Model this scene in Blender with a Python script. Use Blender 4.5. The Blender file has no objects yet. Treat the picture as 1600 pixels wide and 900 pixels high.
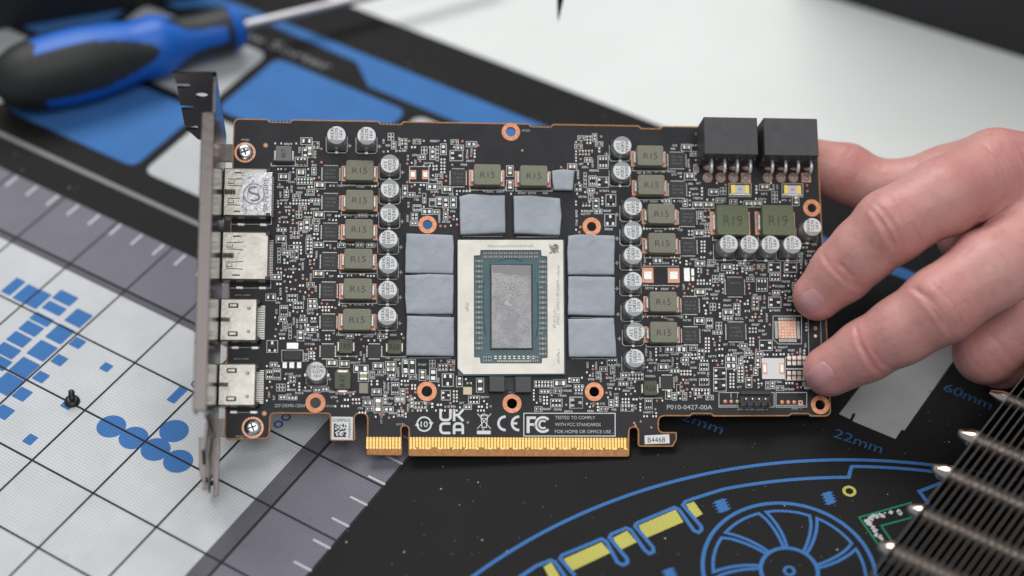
import bpy, bmesh, math, random
import numpy as np
from mathutils import Matrix, Vector

random.seed(7); np.random.seed(7)
SC = bpy.context.scene
COL = SC.collection
MM = 0.001

# ------------------------------------------------------------------ pose of camera, mat and card (millimetres, camera frame: x right, y down, z forward)
F_PX = 2800.0
def rod(r):
    r = np.array(r, float); t = np.linalg.norm(r); k = r / t
    K = np.array([[0, -k[2], k[1]], [k[2], 0, -k[0]], [-k[1], k[0], 0]])
    return np.eye(3) + math.sin(t) * K + (1 - math.cos(t)) * K @ K
R_MAT = rod([2.26604837, 0.64387152, -0.24320243]); T_MAT = np.array([-153.851225, 55.264667, 574.545694])
R_BRD = rod([2.93019664, 0.00245242, 0.12126950]); T_BRD = np.array([-34.2024005, 53.5616029, 574.0212174])
ZW = R_MAT[:, 2]
XW = np.array([1.0, 0, 0]) - ZW[0] * ZW; XW /= np.linalg.norm(XW)
YW = np.cross(ZW, XW)
W = np.stack([XW, YW, ZW])                                   # camera frame -> world
_d = np.array([0, (700 - 450) / F_PX, 1.0]); ORG = _d * (T_MAT @ ZW) / (_d @ ZW)   # world origin: on the mat below the card

def to_world(p): return (W @ (np.asarray(p, float) - ORG)) * MM
def frame_matrix(R, t):
    M = Matrix.Identity(4); A = W @ R; o = to_world(t)
    for a in range(3):
        for b in range(3): M[a][b] = A[a, b]
        M[a][3] = o[a]
    return M
M_MAT = frame_matrix(R_MAT, T_MAT)
M_BRD = frame_matrix(R_BRD, T_BRD)

def _on(R, t, x, y, h):
    d = np.array([(x - 800) / F_PX, (y - 450) / F_PX, 1.0]); n = R[:, 2]; o = t + n * h
    p = d * ((o @ n) / (d @ n)) - t
    return float(p @ R[:, 0]), float(p @ R[:, 1])
def G(x, y, h=0.0): return _on(R_MAT, T_MAT, x, y, h)        # a point of the mat (mm along its grid)
def B(x, y, w=0.0): return _on(R_BRD, T_BRD, x, y, w)        # a point of the card (u, v in mm) at height w over it
IN = 25.4

# ------------------------------------------------------------------ camera
cam_d = bpy.data.cameras.new('camera'); cam = bpy.data.objects.new('camera', cam_d); COL.objects.link(cam)
Mc = Matrix.Identity(4); co = to_world((0, 0, 0))
for a in range(3):
    Mc[a][0] = W[a, 0]; Mc[a][1] = -W[a, 1]; Mc[a][2] = -W[a, 2]; Mc[a][3] = co[a]
cam.matrix_world = Mc
cam_d.sensor_width = 36.0; cam_d.lens = F_PX / 1600 * 36.0
cam_d.clip_start = 0.02; cam_d.clip_end = 50
cam_d.dof.use_dof = True; cam_d.dof.focus_distance = 0.584; cam_d.dof.aperture_fstop = 4.2
SC.camera = cam

# ------------------------------------------------------------------ light: one studio room, a big soft box overhead and a smaller one from the left
wd = bpy.data.worlds.new('World'); SC.world = wd; wd.use_nodes = True
wd.node_tree.nodes['Background'].inputs[0].default_value = (0.86, 0.93, 1.0, 1)
wd.node_tree.nodes['Background'].inputs[1].default_value = 0.30
def area(name, loc, target, sx, sy, power, col):
    l = bpy.data.lights.new(name, 'AREA'); l.shape = 'RECTANGLE'; l.size = sx; l.size_y = sy; l.energy = power; l.color = col
    o = bpy.data.objects.new(name, l); COL.objects.link(o); o.location = loc
    o.rotation_euler = (Vector(target) - Vector(loc)).to_track_quat('-Z', 'Y').to_euler()
    return o
area('softbox_back', (-0.30, 0.80, 1.20), (0, 0.08, 0), 1.1, 0.7, 16.5, (1.0, 0.985, 0.96))
area('softbox_front', (0.15, -0.75, 1.45), (0, 0, 0), 1.3, 0.9, 11.0, (1.0, 0.985, 0.96))
SC.view_settings.view_transform = 'Standard'; SC.view_settings.look = 'None'
SC.view_settings.exposure = 0.0; SC.view_settings.gamma = 1.0; SC.view_settings.use_curve_mapping = False

# ------------------------------------------------------------------ materials
MATS = {}
def principled(name, col, rough=0.5, metal=0.0, spec=0.5, **kw):
    m = bpy.data.materials.new(name); m.use_nodes = True
    b = m.node_tree.nodes['Principled BSDF']
    b.inputs['Base Color'].default_value = (*col, 1); b.inputs['Roughness'].default_value = rough
    b.inputs['Metallic'].default_value = metal; b.inputs['Specular IOR Level'].default_value = spec
    for k, v in kw.items(): b.inputs[k].default_value = v
    MATS[name] = m
    return m
def nd(m, typ, **props):
    n = m.node_tree.nodes.new(typ)
    for k, v in props.items(): setattr(n, k, v)
    return n
def lk(m, a, b): m.node_tree.links.new(a, b)
def bsdf(m): return m.node_tree.nodes['Principled BSDF']
def objco(m):
    t = nd(m, 'ShaderNodeTexCoord'); return t.outputs['Object']
def mix_noise(m, c1, c2, scale, lo=0.4, hi=0.6, detail=4, co=None, rough=0.6):
    n = nd(m, 'ShaderNodeTexNoise'); n.inputs['Scale'].default_value = scale; n.inputs['Detail'].default_value = detail
    n.inputs['Roughness'].default_value = rough
    lk(m, co or objco(m), n.inputs['Vector'])
    r = nd(m, 'ShaderNodeMapRange'); r.inputs[1].default_value = lo; r.inputs[2].default_value = hi; lk(m, n.outputs['Fac'], r.inputs[0])
    x = nd(m, 'ShaderNodeMix', data_type='RGBA'); lk(m, r.outputs[0], x.inputs['Factor'])
    if isinstance(c1, tuple): x.inputs['A'].default_value = (*c1, 1)
    else: lk(m, c1, x.inputs['A'])
    if isinstance(c2, tuple): x.inputs['B'].default_value = (*c2, 1)
    else: lk(m, c2, x.inputs['B'])
    return x.outputs['Result']
def setcol(m, out): lk(m, out, bsdf(m).inputs['Base Color'])
def bump(m, hgt, dist, strength=1.0, prev=None):
    b = nd(m, 'ShaderNodeBump'); b.inputs['Strength'].default_value = strength; b.inputs['Distance'].default_value = dist
    lk(m, hgt, b.inputs['Height'])
    if prev is not None: lk(m, prev, b.inputs['Normal'])
    lk(m, b.outputs[0], bsdf(m).inputs['Normal']); return b.outputs[0]
def noise_bump(m, scale, dist, detail=3, strength=1.0):
    n = nd(m, 'ShaderNodeTexNoise'); n.inputs['Scale'].default_value = scale; n.inputs['Detail'].default_value = detail
    lk(m, objco(m), n.inputs['Vector']); return bump(m, n.outputs['Fac'], dist, strength)

def woven(name, col, col2=None, rough=0.75, gap=0.55, pitch=2.3, dust=0.0):
    """printed cloth: basket weave of threads, ink thinner in the gaps between them"""
    m = principled(name, col, rough, spec=0.12)
    co = objco(m)
    sx = nd(m, 'ShaderNodeSeparateXYZ'); lk(m, co, sx.inputs[0])
    def sine(out, k, ph=0.0):
        a = nd(m, 'ShaderNodeMath', operation='MULTIPLY_ADD'); lk(m, out, a.inputs[0]); a.inputs[1].default_value = k; a.inputs[2].default_value = ph
        s = nd(m, 'ShaderNodeMath', operation='SINE'); lk(m, a.outputs[0], s.inputs[0]); return s.outputs[0]
    k = 2 * math.pi / (pitch * MM)
    s1 = sine(sx.outputs[0], k); s2 = sine(sx.outputs[1], k)
    p = nd(m, 'ShaderNodeMath', operation='MULTIPLY'); lk(m, s1, p.inputs[0]); lk(m, s2, p.inputs[1])
    a = nd(m, 'ShaderNodeMath', operation='ABSOLUTE'); lk(m, p.outputs[0], a.inputs[0])
    sq = nd(m, 'ShaderNodeMath', operation='POWER'); lk(m, a.outputs[0], sq.inputs[0]); sq.inputs[1].default_value = 0.6
    dark = tuple(c * gap for c in (col2 or col))
    n = mix_noise(m, col, tuple(c * 0.9 for c in col), 60, 0.35, 0.65, co=co)
    x = nd(m, 'ShaderNodeMix', data_type='RGBA')
    r = nd(m, 'ShaderNodeMapRange'); r.inputs[1].default_value = 0.02; r.inputs[2].default_value = 0.35; lk(m, sq.outputs[0], r.inputs[0])
    lk(m, r.outputs[0], x.inputs['Factor']); x.inputs['A'].default_value = (*dark, 1); lk(m, n, x.inputs['B'])
    out = x.outputs['Result']
    # smudges and lint
    sm = mix_noise(m, out, tuple(c * 0.62 for c in col), 160, 0.66, 0.78, detail=5, co=co); out = sm
    if dust:
        v = nd(m, 'ShaderNodeTexVoronoi'); v.inputs['Scale'].default_value = 230; lk(m, co, v.inputs['Vector'])
        lt = nd(m, 'ShaderNodeMath', operation='LESS_THAN'); lk(m, v.outputs['Distance'], lt.inputs[0]); lt.inputs[1].default_value = 0.065
        sc = nd(m, 'ShaderNodeSeparateColor'); lk(m, v.outputs['Color'], sc.inputs[0])
        gt = nd(m, 'ShaderNodeMath', operation='GREATER_THAN'); lk(m, sc.outputs[0], gt.inputs[0]); gt.inputs[1].default_value = 1 - dust
        mu = nd(m, 'ShaderNodeMath', operation='MULTIPLY'); lk(m, lt.outputs[0], mu.inputs[0]); lk(m, gt.outputs[0], mu.inputs[1])
        y = nd(m, 'ShaderNodeMix', data_type='RGBA'); lk(m, mu.outputs[0], y.inputs['Factor']); lk(m, out, y.inputs['A']); y.inputs['B'].default_value = (0.42, 0.43, 0.42, 1)
        out = y.outputs['Result']
    if dust:                                       # finer lint
        v = nd(m, 'ShaderNodeTexVoronoi'); v.inputs['Scale'].default_value = 620; lk(m, co, v.inputs['Vector'])
        lt = nd(m, 'ShaderNodeMath', operation='LESS_THAN'); lk(m, v.outputs['Distance'], lt.inputs[0]); lt.inputs[1].default_value = 0.10
        sc = nd(m, 'ShaderNodeSeparateColor'); lk(m, v.outputs['Color'], sc.inputs[0])
        gt = nd(m, 'ShaderNodeMath', operation='GREATER_THAN'); lk(m, sc.outputs[1], gt.inputs[0]); gt.inputs[1].default_value = 0.86
        mu = nd(m, 'ShaderNodeMath', operation='MULTIPLY'); lk(m, lt.outputs[0], mu.inputs[0]); lk(m, gt.outputs[0], mu.inputs[1])
        y = nd(m, 'ShaderNodeMix', data_type='RGBA'); lk(m, mu.outputs[0], y.inputs['Factor']); lk(m, out, y.inputs['A']); y.inputs['B'].default_value = (0.22, 0.225, 0.22, 1)
        out = y.outputs['Result']
    setcol(m, out); bump(m, sq.outputs[0], 0.00012, 0.6)
    return m
woven('mat_black', (0.0150, 0.0150, 0.0155), gap=0.6, rough=0.62, dust=0.16)
woven('mat_white', (0.61, 0.625, 0.645), gap=0.55)
woven('mat_lavender', (0.205, 0.195, 0.235), gap=0.6)
woven('mat_lavender_dark', (0.135, 0.128, 0.155), gap=0.62)
woven('mat_blue', (0.060, 0.185, 0.46), gap=0.55)
woven('mat_blue_ink', (0.040, 0.115, 0.27), gap=0.5)
woven('mat_grid_line', (0.030, 0.029, 0.032), gap=0.8)
woven('mat_grey', (0.38, 0.39, 0.40), gap=0.6)
woven('mat_pale', (0.52, 0.54, 0.545), gap=0.8)
woven('mat_tick', (0.62, 0.62, 0.66), gap=0.8)
woven('mat_yellow', (0.55, 0.52, 0.13), gap=0.55)
woven('mat_green', (0.02, 0.24, 0.14), gap=0.55)
woven('mat_midgrey', (0.27, 0.27, 0.28), gap=0.8)
t = principled('table_white', (0.80, 0.83, 0.81), 0.45); setcol(t, mix_noise(t, (0.73, 0.755, 0.74), (0.68, 0.705, 0.69), 6))
principled('floor_black', (0.004, 0.004, 0.005), 0.8)
m = principled('case_black', (0.012, 0.012, 0.015), 0.5); noise_bump(m, 900, 0.0002)

m = principled('solder_mask', (0.0165, 0.0165, 0.0195), 0.45, spec=0.25)
co = objco(m); c = mix_noise(m, (0.0145, 0.0145, 0.018), (0.022, 0.022, 0.026), 120, 0.35, 0.65, co=co); setcol(m, c)
wv = nd(m, 'ShaderNodeTexWave', bands_direction='X'); wv.inputs['Scale'].default_value = 260; wv.inputs['Distortion'].default_value = 6; wv.inputs['Detail'].default_value = 1
lk(m, co, wv.inputs['Vector']); bump(m, wv.outputs['Fac'], 0.00002, 0.4)
m = principled('board_edge', (0.47, 0.205, 0.05), 0.5); setcol(m, mix_noise(m, (0.50, 0.225, 0.055), (0.38, 0.15, 0.035), 700))
m = principled('copper_ring', (0.70, 0.30, 0.155), 0.42, metal=0.35); setcol(m, mix_noise(m, (0.74, 0.33, 0.175), (0.58, 0.22, 0.11), 900))
principled('copper_bare', (0.72, 0.33, 0.21), 0.4, metal=0.25)
m = principled('via_pink', (0.62, 0.25, 0.18), 0.5)
m = principled('gold', (0.70, 0.49, 0.16), 0.33, metal=0.75); setcol(m, mix_noise(m, (0.66, 0.45, 0.15), (0.50, 0.32, 0.09), 900))
m = principled('solder', (0.74, 0.74, 0.72), 0.38, metal=0.65); noise_bump(m, 2500, 0.0001)
principled('pad_tin', (0.60, 0.59, 0.57), 0.36, metal=0.45)
principled('mlcc', (0.17, 0.16, 0.14), 0.45, metal=0.2)
principled('mlcc_end', (0.30, 0.29, 0.27), 0.4, metal=0.4)
principled('pin_metal', (0.80, 0.80, 0.78), 0.3, metal=0.45)
principled('chip_brown', (0.20, 0.15, 0.105), 0.5)
principled('silkscreen', (0.57, 0.58, 0.58), 0.6)
principled('white_print', (0.80, 0.81, 0.81), 0.6)
m = principled('inductor', (0.142, 0.137, 0.098), 0.62); setcol(m, mix_noise(m, (0.235, 0.230, 0.175), (0.20, 0.195, 0.148), 1500)); noise_bump(m, 4000, 0.00004)
m = principled('inductor_green', (0.112, 0.128, 0.072), 0.6); setcol(m, mix_noise(m, (0.150, 0.170, 0.098), (0.125, 0.145, 0.080), 1500)); noise_bump(m, 4000, 0.00004)
m = principled('inductor_dark', (0.105, 0.115, 0.075), 0.6); noise_bump(m, 4000, 0.00004)
m = principled('inductor_grey', (0.16, 0.155, 0.15), 0.5); noise_bump(m, 4000, 0.00004)
principled('ink', (0.018, 0.018, 0.016), 0.6)
principled('engraved', (0.075, 0.075, 0.055), 0.7)
m = principled('can_metal', (0.72, 0.73, 0.74), 0.36, metal=0.85)
m = principled('can_top', (0.66, 0.67, 0.68), 0.5, metal=0.2); noise_bump(m, 3000, 0.00002)
principled('can_mark', (0.26, 0.265, 0.27), 0.4, metal=0.3)
principled('plastic_black', (0.012, 0.012, 0.013), 0.42)
m = principled('connector_black', (0.05, 0.05, 0.056), 0.5); noise_bump(m, 1500, 0.00008, 5)
setcol(m, mix_noise(m, (0.048, 0.048, 0.054), (0.062, 0.062, 0.069), 300, 0.3, 0.7))
m = principled('chip_black', (0.016, 0.016, 0.017), 0.5)
principled('chip_print', (0.10, 0.10, 0.104), 0.6)
principled('ceramic_tan', (0.42, 0.36, 0.25), 0.5)
principled('ceramic_grey', (0.30, 0.27, 0.23), 0.5)
principled('resistor_body', (0.02, 0.02, 0.022), 0.4)
m = principled('thermal_pad', (0.285, 0.312, 0.355), 0.62, spec=0.3)
setcol(m, mix_noise(m, (0.405, 0.435, 0.485), (0.365, 0.392, 0.440), 90)); noise_bump(m, 260, 0.0004, 4)
m = principled('substrate', (0.006, 0.085, 0.115), 0.3); setcol(m, mix_noise(m, (0.004, 0.060, 0.085), (0.006, 0.080, 0.105), 200))
m = principled('stiffener', (0.66, 0.63, 0.57), 0.42, metal=0.35); setcol(m, mix_noise(m, (0.67, 0.64, 0.58), (0.60, 0.575, 0.52), 150)); noise_bump(m, 5000, 0.00002)
principled('frame_print', (0.50, 0.475, 0.42), 0.5)
# die with the residue of thermal paste
m = principled('die_paste', (0.36, 0.36, 0.37), 0.42, metal=0.25); co = objco(m)
v = nd(m, 'ShaderNodeTexVoronoi', feature='DISTANCE_TO_EDGE'); v.inputs['Scale'].default_value = 1900
nz = nd(m, 'ShaderNodeTexNoise'); nz.inputs['Scale'].default_value = 1500; nz.inputs['Detail'].default_value = 3; lk(m, co, nz.inputs['Vector'])
va = nd(m, 'ShaderNodeMix', data_type='RGBA'); va.inputs['Factor'].default_value = 0.0007; lk(m, co, va.inputs['A']); lk(m, nz.outputs['Color'], va.inputs['B'])
lk(m, va.outputs['Result'], v.inputs['Vector'])
c1 = mix_noise(m, (0.36, 0.36, 0.365), (0.28, 0.28, 0.29), 160, co=co)
c2 = mix_noise(m, c1, (0.10, 0.10, 0.105), 2600, 0.56, 0.66, detail=2, co=co)
setcol(m, c2); bump(m, nz.outputs['Fac'], 0.00015, 0.8)
principled('die_film', (0.26, 0.255, 0.26), 0.5)
principled('die_spot', (0.50, 0.49, 0.50), 0.6)
principled('die_side', (0.02, 0.02, 0.022), 0.25)
m = principled('underfill', (0.02, 0.10, 0.13), 0.08)
m = principled('port_shell', (0.56, 0.54, 0.50), 0.26, metal=0.8); setcol(m, mix_noise(m, (0.36, 0.345, 0.315), (0.29, 0.278, 0.255), 130)); noise_bump(m, 700, 0.0001, 2, 0.5)
m = principled('bracket_metal', (0.10, 0.089, 0.088), 0.2, metal=1.0); noise_bump(m, 400, 0.00012, 3, 0.4)
principled('screw_metal', (0.78, 0.84, 0.86), 0.25, metal=1.0)
principled('screw_dark', (0.03, 0.03, 0.032), 0.35, metal=0.5)
m = principled('foil', (0.62, 0.63, 0.65), 0.3, metal=0.55)
co = objco(m); c = mix_noise(m, (0.46, 0.47, 0.49), (0.70, 0.71, 0.72), 900, 0.3, 0.7, co=co)
setcol(m, mix_noise(m, c, (0.64, 0.56, 0.63), 120, 0.5, 0.75, co=co)); noise_bump(m, 500, 0.0008, 4)
principled('foil_print', (0.20, 0.17, 0.21), 0.4, metal=0.3)
principled('foil_print_dark', (0.24, 0.22, 0.25), 0.4, metal=0.3)
principled('label_white', (0.80, 0.80, 0.81), 0.55)
principled('crystal', (0.50, 0.44, 0.28), 0.4, metal=0.3)
principled('fuse_gold', (0.68, 0.50, 0.10), 0.35, metal=0.5)
principled('blue_dot', (0.03, 0.06, 0.45), 0.5)
principled('flux', (0.33, 0.17, 0.05), 0.3)

m = principled('handle_blue', (0.008, 0.12, 0.52), 0.45); principled('handle_black', (0.016, 0.017, 0.017), 0.55)
principled('shaft_steel', (0.55, 0.52, 0.55), 0.35, metal=0.8)
m = principled('fin_metal', (0.31, 0.28, 0.26), 0.45, metal=0.9)
m = principled('pipe_metal', (0.40, 0.335, 0.30), 0.45, metal=0.85); noise_bump(m, 300, 0.0003)
principled('pipe_tip', (0.72, 0.62, 0.55), 0.16, metal=1.0)

# ------------------------------------------------------------------ mesh helpers (all in millimetres)
class MB:
    def __init__(s): s.v = []; s.f = []; s.m = []
    def add(s, vs, fs, mi=0):
        o = len(s.v); s.v.extend([tuple(map(float, p)) for p in vs]); s.f.extend([tuple(i + o for i in f) for f in fs]); s.m.extend([mi] * len(fs)); return s
    def quad(s, a, b, c, d, mi=0): return s.add([a, b, c, d], [(0, 1, 2, 3)], mi)
    def rect(s, x0, x1, y0, y1, z, mi=0): return s.quad((x0, y0, z), (x1, y0, z), (x1, y1, z), (x0, y1, z), mi)
    def box(s, x0, x1, y0, y1, z0, z1, mi=0):
        return s.add([(x0, y0, z0), (x1, y0, z0), (x1, y1, z0), (x0, y1, z0), (x0, y0, z1), (x1, y0, z1), (x1, y1, z1), (x0, y1, z1)],
                     [(3, 2, 1, 0), (4, 5, 6, 7), (0, 1, 5, 4), (1, 2, 6, 5), (2, 3, 7, 6), (3, 0, 4, 7)], mi)
    def prism(s, poly, z0, z1, ch=0.0, mi=0):
        """extruded outline (counter-clockwise) with a chamfered top rim"""
        n = len(poly); P = np.array(poly, float); c = P.mean(0)
        rings = [(P, z0)]
        if ch > 0:
            rings += [(P, z1 - ch), (inset(P, ch), z1)]
        else: rings += [(P, z1)]
        vs = [(x, y, z) for R, z in rings for x, y in R]; fs = []
        for k in range(len(rings) - 1):
            for i in range(n):
                j = (i + 1) % n; fs.append((k * n + i, k * n + j, (k + 1) * n + j, (k + 1) * n + i))
        fs.append(tuple(range((len(rings) - 1) * n, len(rings) * n))); fs.append(tuple(reversed(range(n))))
        return s.add(vs, fs, mi)
    def flat(s, poly, z, mi=0): return s.add([(x, y, z) for x, y in poly], [tuple(range(len(poly)))], mi)
    def lathe(s, prof, n=20, M=None, mi=0, cap0=True, cap1=True):
        """prof: (radius, z) list; M: 4x4 placing"""
        vs = []; fs = []
        for r, z in prof:
            for i in range(n):
                a = 2 * math.pi * i / n; vs.append((r * math.cos(a), r * math.sin(a), z))
        for k in range(len(prof) - 1):
            for i in range(n):
                j = (i + 1) % n; fs.append((k * n + i, k * n + j, (k + 1) * n + j, (k + 1) * n + i))
        if cap0: fs.append(tuple(reversed(range(n))))
        if cap1: fs.append(tuple(range((len(prof) - 1) * n, len(prof) * n)))
        if M is not None: vs = [tuple(M @ Vector(p)) for p in vs]
        return s.add(vs, fs, mi)
    def tube(s, pts, r, n=8, mi=0):
        pts = [Vector(p) for p in pts]; vs = []; fs = []
        rr = r if hasattr(r, '__len__') else [r] * len(pts)
        up = Vector((0.13, 0.31, 0.94))
        for k, p in enumerate(pts):
            d = (pts[min(k + 1, len(pts) - 1)] - pts[max(k - 1, 0)]).normalized()
            a = d.cross(up).normalized(); b = d.cross(a)
            for i in range(n):
                t = 2 * math.pi * i / n; vs.append(tuple(p + (a * math.cos(t) + b * math.sin(t)) * rr[k]))
        for k in range(len(pts) - 1):
            for i in range(n):
                j = (i + 1) % n; fs.append((k * n + i, (k + 1) * n + i, (k + 1) * n + j, k * n + j))
        fs.append(tuple(range(n))); fs.append(tuple(reversed(range((len(pts) - 1) * n, len(pts) * n))))
        return s.add(vs, fs, mi)
    def ribbon(s, pts, w, z, closed=False, mi=0):
        P = np.array(pts, float)
        n = len(P); L = []; Rr = []
        for i in range(n):
            if closed: a, b = P[i - 1], P[(i + 1) % n]
            else: a, b = P[max(i - 1, 0)], P[min(i + 1, n - 1)]
            d0 = P[i] - a; d1 = b - P[i]
            l0 = np.linalg.norm(d0); l1 = np.linalg.norm(d1)
            d0 = d0 / l0 if l0 > 1e-9 else d1 / l1; d1 = d1 / l1 if l1 > 1e-9 else d0
            t = d0 + d1; tl = np.linalg.norm(t); t = t / tl if tl > 1e-6 else d0
            nn = np.array([-t[1], t[0]]); k = 1.0 / max(0.45, float(nn @ np.array([-d0[1], d0[0]])))
            L.append(P[i] + nn * w / 2 * k); Rr.append(P[i] - nn * w / 2 * k)
        vs = [(x, y, z) for x, y in L] + [(x, y, z) for x, y in Rr]; fs = []
        for i in range(n if closed else n - 1):
            j = (i + 1) % n; fs.append((n + i, n + j, j, i))
        return s.add(vs, fs, mi)
    def mesh(s, name, mats, smooth=False, angle=None):
        me = bpy.data.meshes.new(name)
        me.from_pydata([(x * MM, y * MM, z * MM) for x, y, z in s.v], [], s.f)
        for k in (mats if isinstance(mats, (list, tuple)) else [mats]): me.materials.append(MATS[k])
        if isinstance(mats, (list, tuple)): me.polygons.foreach_set('material_index', s.m)
        if smooth: me.polygons.foreach_set('use_smooth', [True] * len(me.polygons))
        me.update()
        if smooth and angle: me.set_sharp_from_angle(angle=math.radians(angle))
        return me
    def build(s, name, mats, parent=None, smooth=False, angle=None, kind=None):
        return link(name, s.mesh(name, mats, smooth, angle), parent, kind)
def link(name, me, parent=None, kind=None, loc=None, rz=0.0):
    o = bpy.data.objects.new(name, me); COL.objects.link(o)
    if parent is not None: o.parent = parent
    if kind: o['kind'] = kind
    if loc is not None: o.location = [c * MM for c in loc]
    if rz: o.rotation_euler = (0, 0, rz)
    return o
def inset(P, d):
    n = len(P); out = []
    for i in range(n):
        a = P[i] - P[i - 1]; b = P[(i + 1) % n] - P[i]
        a = a / (np.linalg.norm(a) + 1e-12); b = b / (np.linalg.norm(b) + 1e-12)
        na = np.array([-a[1], a[0]]); nb = np.array([-b[1], b[0]]); t = na + nb; l = np.linalg.norm(t)
        t = t / l if l > 1e-6 else na
        out.append(P[i] + t * d / max(0.5, float(t @ na)))
    return np.array(out)
def rounded(poly, r, n=5):
    """outline with rounded corners; r a number or one per corner"""
    P = [np.array(p, float) for p in poly]; out = []
    for i, p in enumerate(P):
        ri = r[i] if hasattr(r, '__len__') else r
        a = P[i - 1] - p; b = P[(i + 1) % len(P)] - p; la = np.linalg.norm(a); lb = np.linalg.norm(b)
        if ri <= 0 or la < 1e-6 or lb < 1e-6: out.append(tuple(p)); continue
        a /= la; b /= lb; ang = math.acos(max(-1, min(1, float(a @ b))))
        d = min(ri / max(1e-3, math.tan(ang / 2)), la * 0.49, lb * 0.49)
        for k in range(n + 1):
            t = k / n; q = p + a * d * (1 - t) ** 2 + b * d * t ** 2
            out.append(tuple(q))
    return out
def rrect(x0, x1, y0, y1, r, n=4): return rounded([(x0, y0), (x1, y0), (x1, y1), (x0, y1)], r, n)
def circle(cx, cy, r, n=24): return [(cx + r * math.cos(2 * math.pi * i / n), cy + r * math.sin(2 * math.pi * i / n)) for i in range(n)]
def curve_mesh(name, loops, z0, z1, mats, parent=None, **kw):
    """flat outline with holes (first loop outer), as a slab"""
    cd = bpy.data.curves.new('tmp', 'CURVE'); cd.dimensions = '2D'; cd.fill_mode = 'BOTH'; cd.extrude = (z1 - z0) / 2
    for lp in loops:
        sp = cd.splines.new('POLY'); sp.points.add(len(lp) - 1)
        for q, (x, y) in zip(sp.points, lp): q.co = (x, y, 0, 1)
        sp.use_cyclic_u = True
    ob = bpy.data.objects.new('tmp', cd); me = bpy.data.meshes.new_from_object(ob)
    bpy.data.objects.remove(ob); bpy.data.curves.remove(cd)
    v = np.zeros(len(me.vertices) * 3); me.vertices.foreach_get('co', v); v = v.reshape(-1, 3); v[:, 2] += (z0 + z1) / 2
    me.vertices.foreach_set('co', (v * MM).ravel()); me.materials.clear(); me.materials.append(MATS[mats]); me.name = name; me.update()
    return link(name, me, parent, **kw)
_TXT = {}
def text_data(s):
    if s not in _TXT:
        cd = bpy.data.curves.new('tmp', 'FONT'); cd.body = s; cd.size = 10; cd.resolution_u = 3
        ob = bpy.data.objects.new('tmp', cd); me = bpy.data.meshes.new_from_object(ob)
        v = np.array([p.co[:2] for p in me.vertices]); f = [tuple(p.vertices) for p in me.polygons]
        bpy.data.objects.remove(ob); bpy.data.curves.remove(cd); bpy.data.meshes.remove(me)
        v -= (v.min(0) + v.max(0)) / 2; v /= (v.max(0) - v.min(0)); _TXT[s] = (v, f)
    return _TXT[s]
def put_text(mb, s, cx, cy, w, h, z, rot=0.0, mi=0):
    v, f = text_data(s); c, n = math.cos(rot), math.sin(rot)
    mb.add([(cx + x * w * c - y * h * n, cy + x * w * n + y * h * c, z) for x, y in v], f, mi)
def thing(name, label, cat, matrix=None, group=None, data=None):
    o = bpy.data.objects.new(name, data); COL.objects.link(o); o['label'] = label; o['category'] = cat
    if group: o['group'] = group
    if matrix is not None: o.matrix_world = matrix
    if data is None: o.empty_display_size = 0.01
    return o
#@@SETTING
# ================================================================== SETTING
fl = MB().rect(-6000, 6000, -6000, 6000, -760).build('floor', 'floor_black', None, kind='structure'); fl.matrix_world = M_MAT.copy()
d = np.array([5.63, 1.53]); d /= np.linalg.norm(d); nrm = np.array([d[1], -d[0]])
e0 = np.array([2.17, 22.0]) * IN
tab = [e0 + d * 900, e0 - d * 900, e0 - d * 900 + nrm * 1100, e0 + d * 900 + nrm * 1100]
tb = MB().prism([tuple(p) for p in tab], -33, -3, 9).build('table_top', 'table_white', None, kind='structure'); tb.matrix_world = M_MAT.copy()

mat = MB().prism(rrect(-14 * IN, 15 * IN, -9 * IN, 10.25 * IN, 12), -2.9, 0, 0.5).build('work_mat', 'mat_black', None, kind='structure')
mat.matrix_world = M_MAT.copy()
I = lambda *p: [(x * IN, y * IN) for x, y in p]
def sheet(name, mats, z):
    return MB(), name, mats, z
# white field, its two borders and lavender rulers
MB().flat(I((-13, -8.5), (2.75, -8.5), (2.75, 2.88), (-13, 2.88)), 0.03).build('printed_field', 'mat_white', mat)
MB().flat(I((2.75, -8.5), (3.0, -8.5), (3.0, 3.0), (-13, 3.0), (-13, 2.88), (2.75, 2.88)), 0.03).build('printed_border', 'mat_lavender_dark', mat)
MB().flat(I((3.0, -8.5), (4.0, -8.5), (4.0, 4.03), (-13, 4.03), (-13, 3.0), (3.0, 3.0)), 0.03).build('printed_ruler', 'mat_lavender', mat)
gl = MB()
for k in range(-8, 5): gl.ribbon(I((k if k < 4 else 3.985, -8.4), (k if k < 4 else 3.985, 4.03)), 0.75 if k != 3 else 0.95, 0.09)
for k in range(-8, 4): gl.ribbon(I((-13, k), (4.0, k)), 0.75 if k != 3 else 1.0, 0.10)
for k in range(-13, -8): gl.ribbon(I((k, -8.4), (k, 4.03)), 0.75, 0.09)
gl.build('printed_grid', 'mat_grid_line', mat)
tk = MB()
for k in range(-30, 12):
    y = 0.47 + 0.3937 * k
    if y < 3.9: tk.ribbon(I((3.73, y), (3.985, y)), 0.75, 0.13)
    x = -3.9 + 0.3937 * k
    if x < 3.9: tk.ribbon(I((x, 3.76), (x, 4.01)), 0.95, 0.13)
tk.build('printed_ticks', 'mat_tick', mat)
MB().ribbon(I((-13, 4.62), (6, 4.62)), 2.0, 0.03).build('printed_line', 'mat_midgrey', mat)
cols = [(-7.8, -5.3), (-5.1, -2.6), (-2.42, 0.08), (0.28, 2.78)]
rows = [(5.1, 6.68), (6.86, 8.41)]
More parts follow.
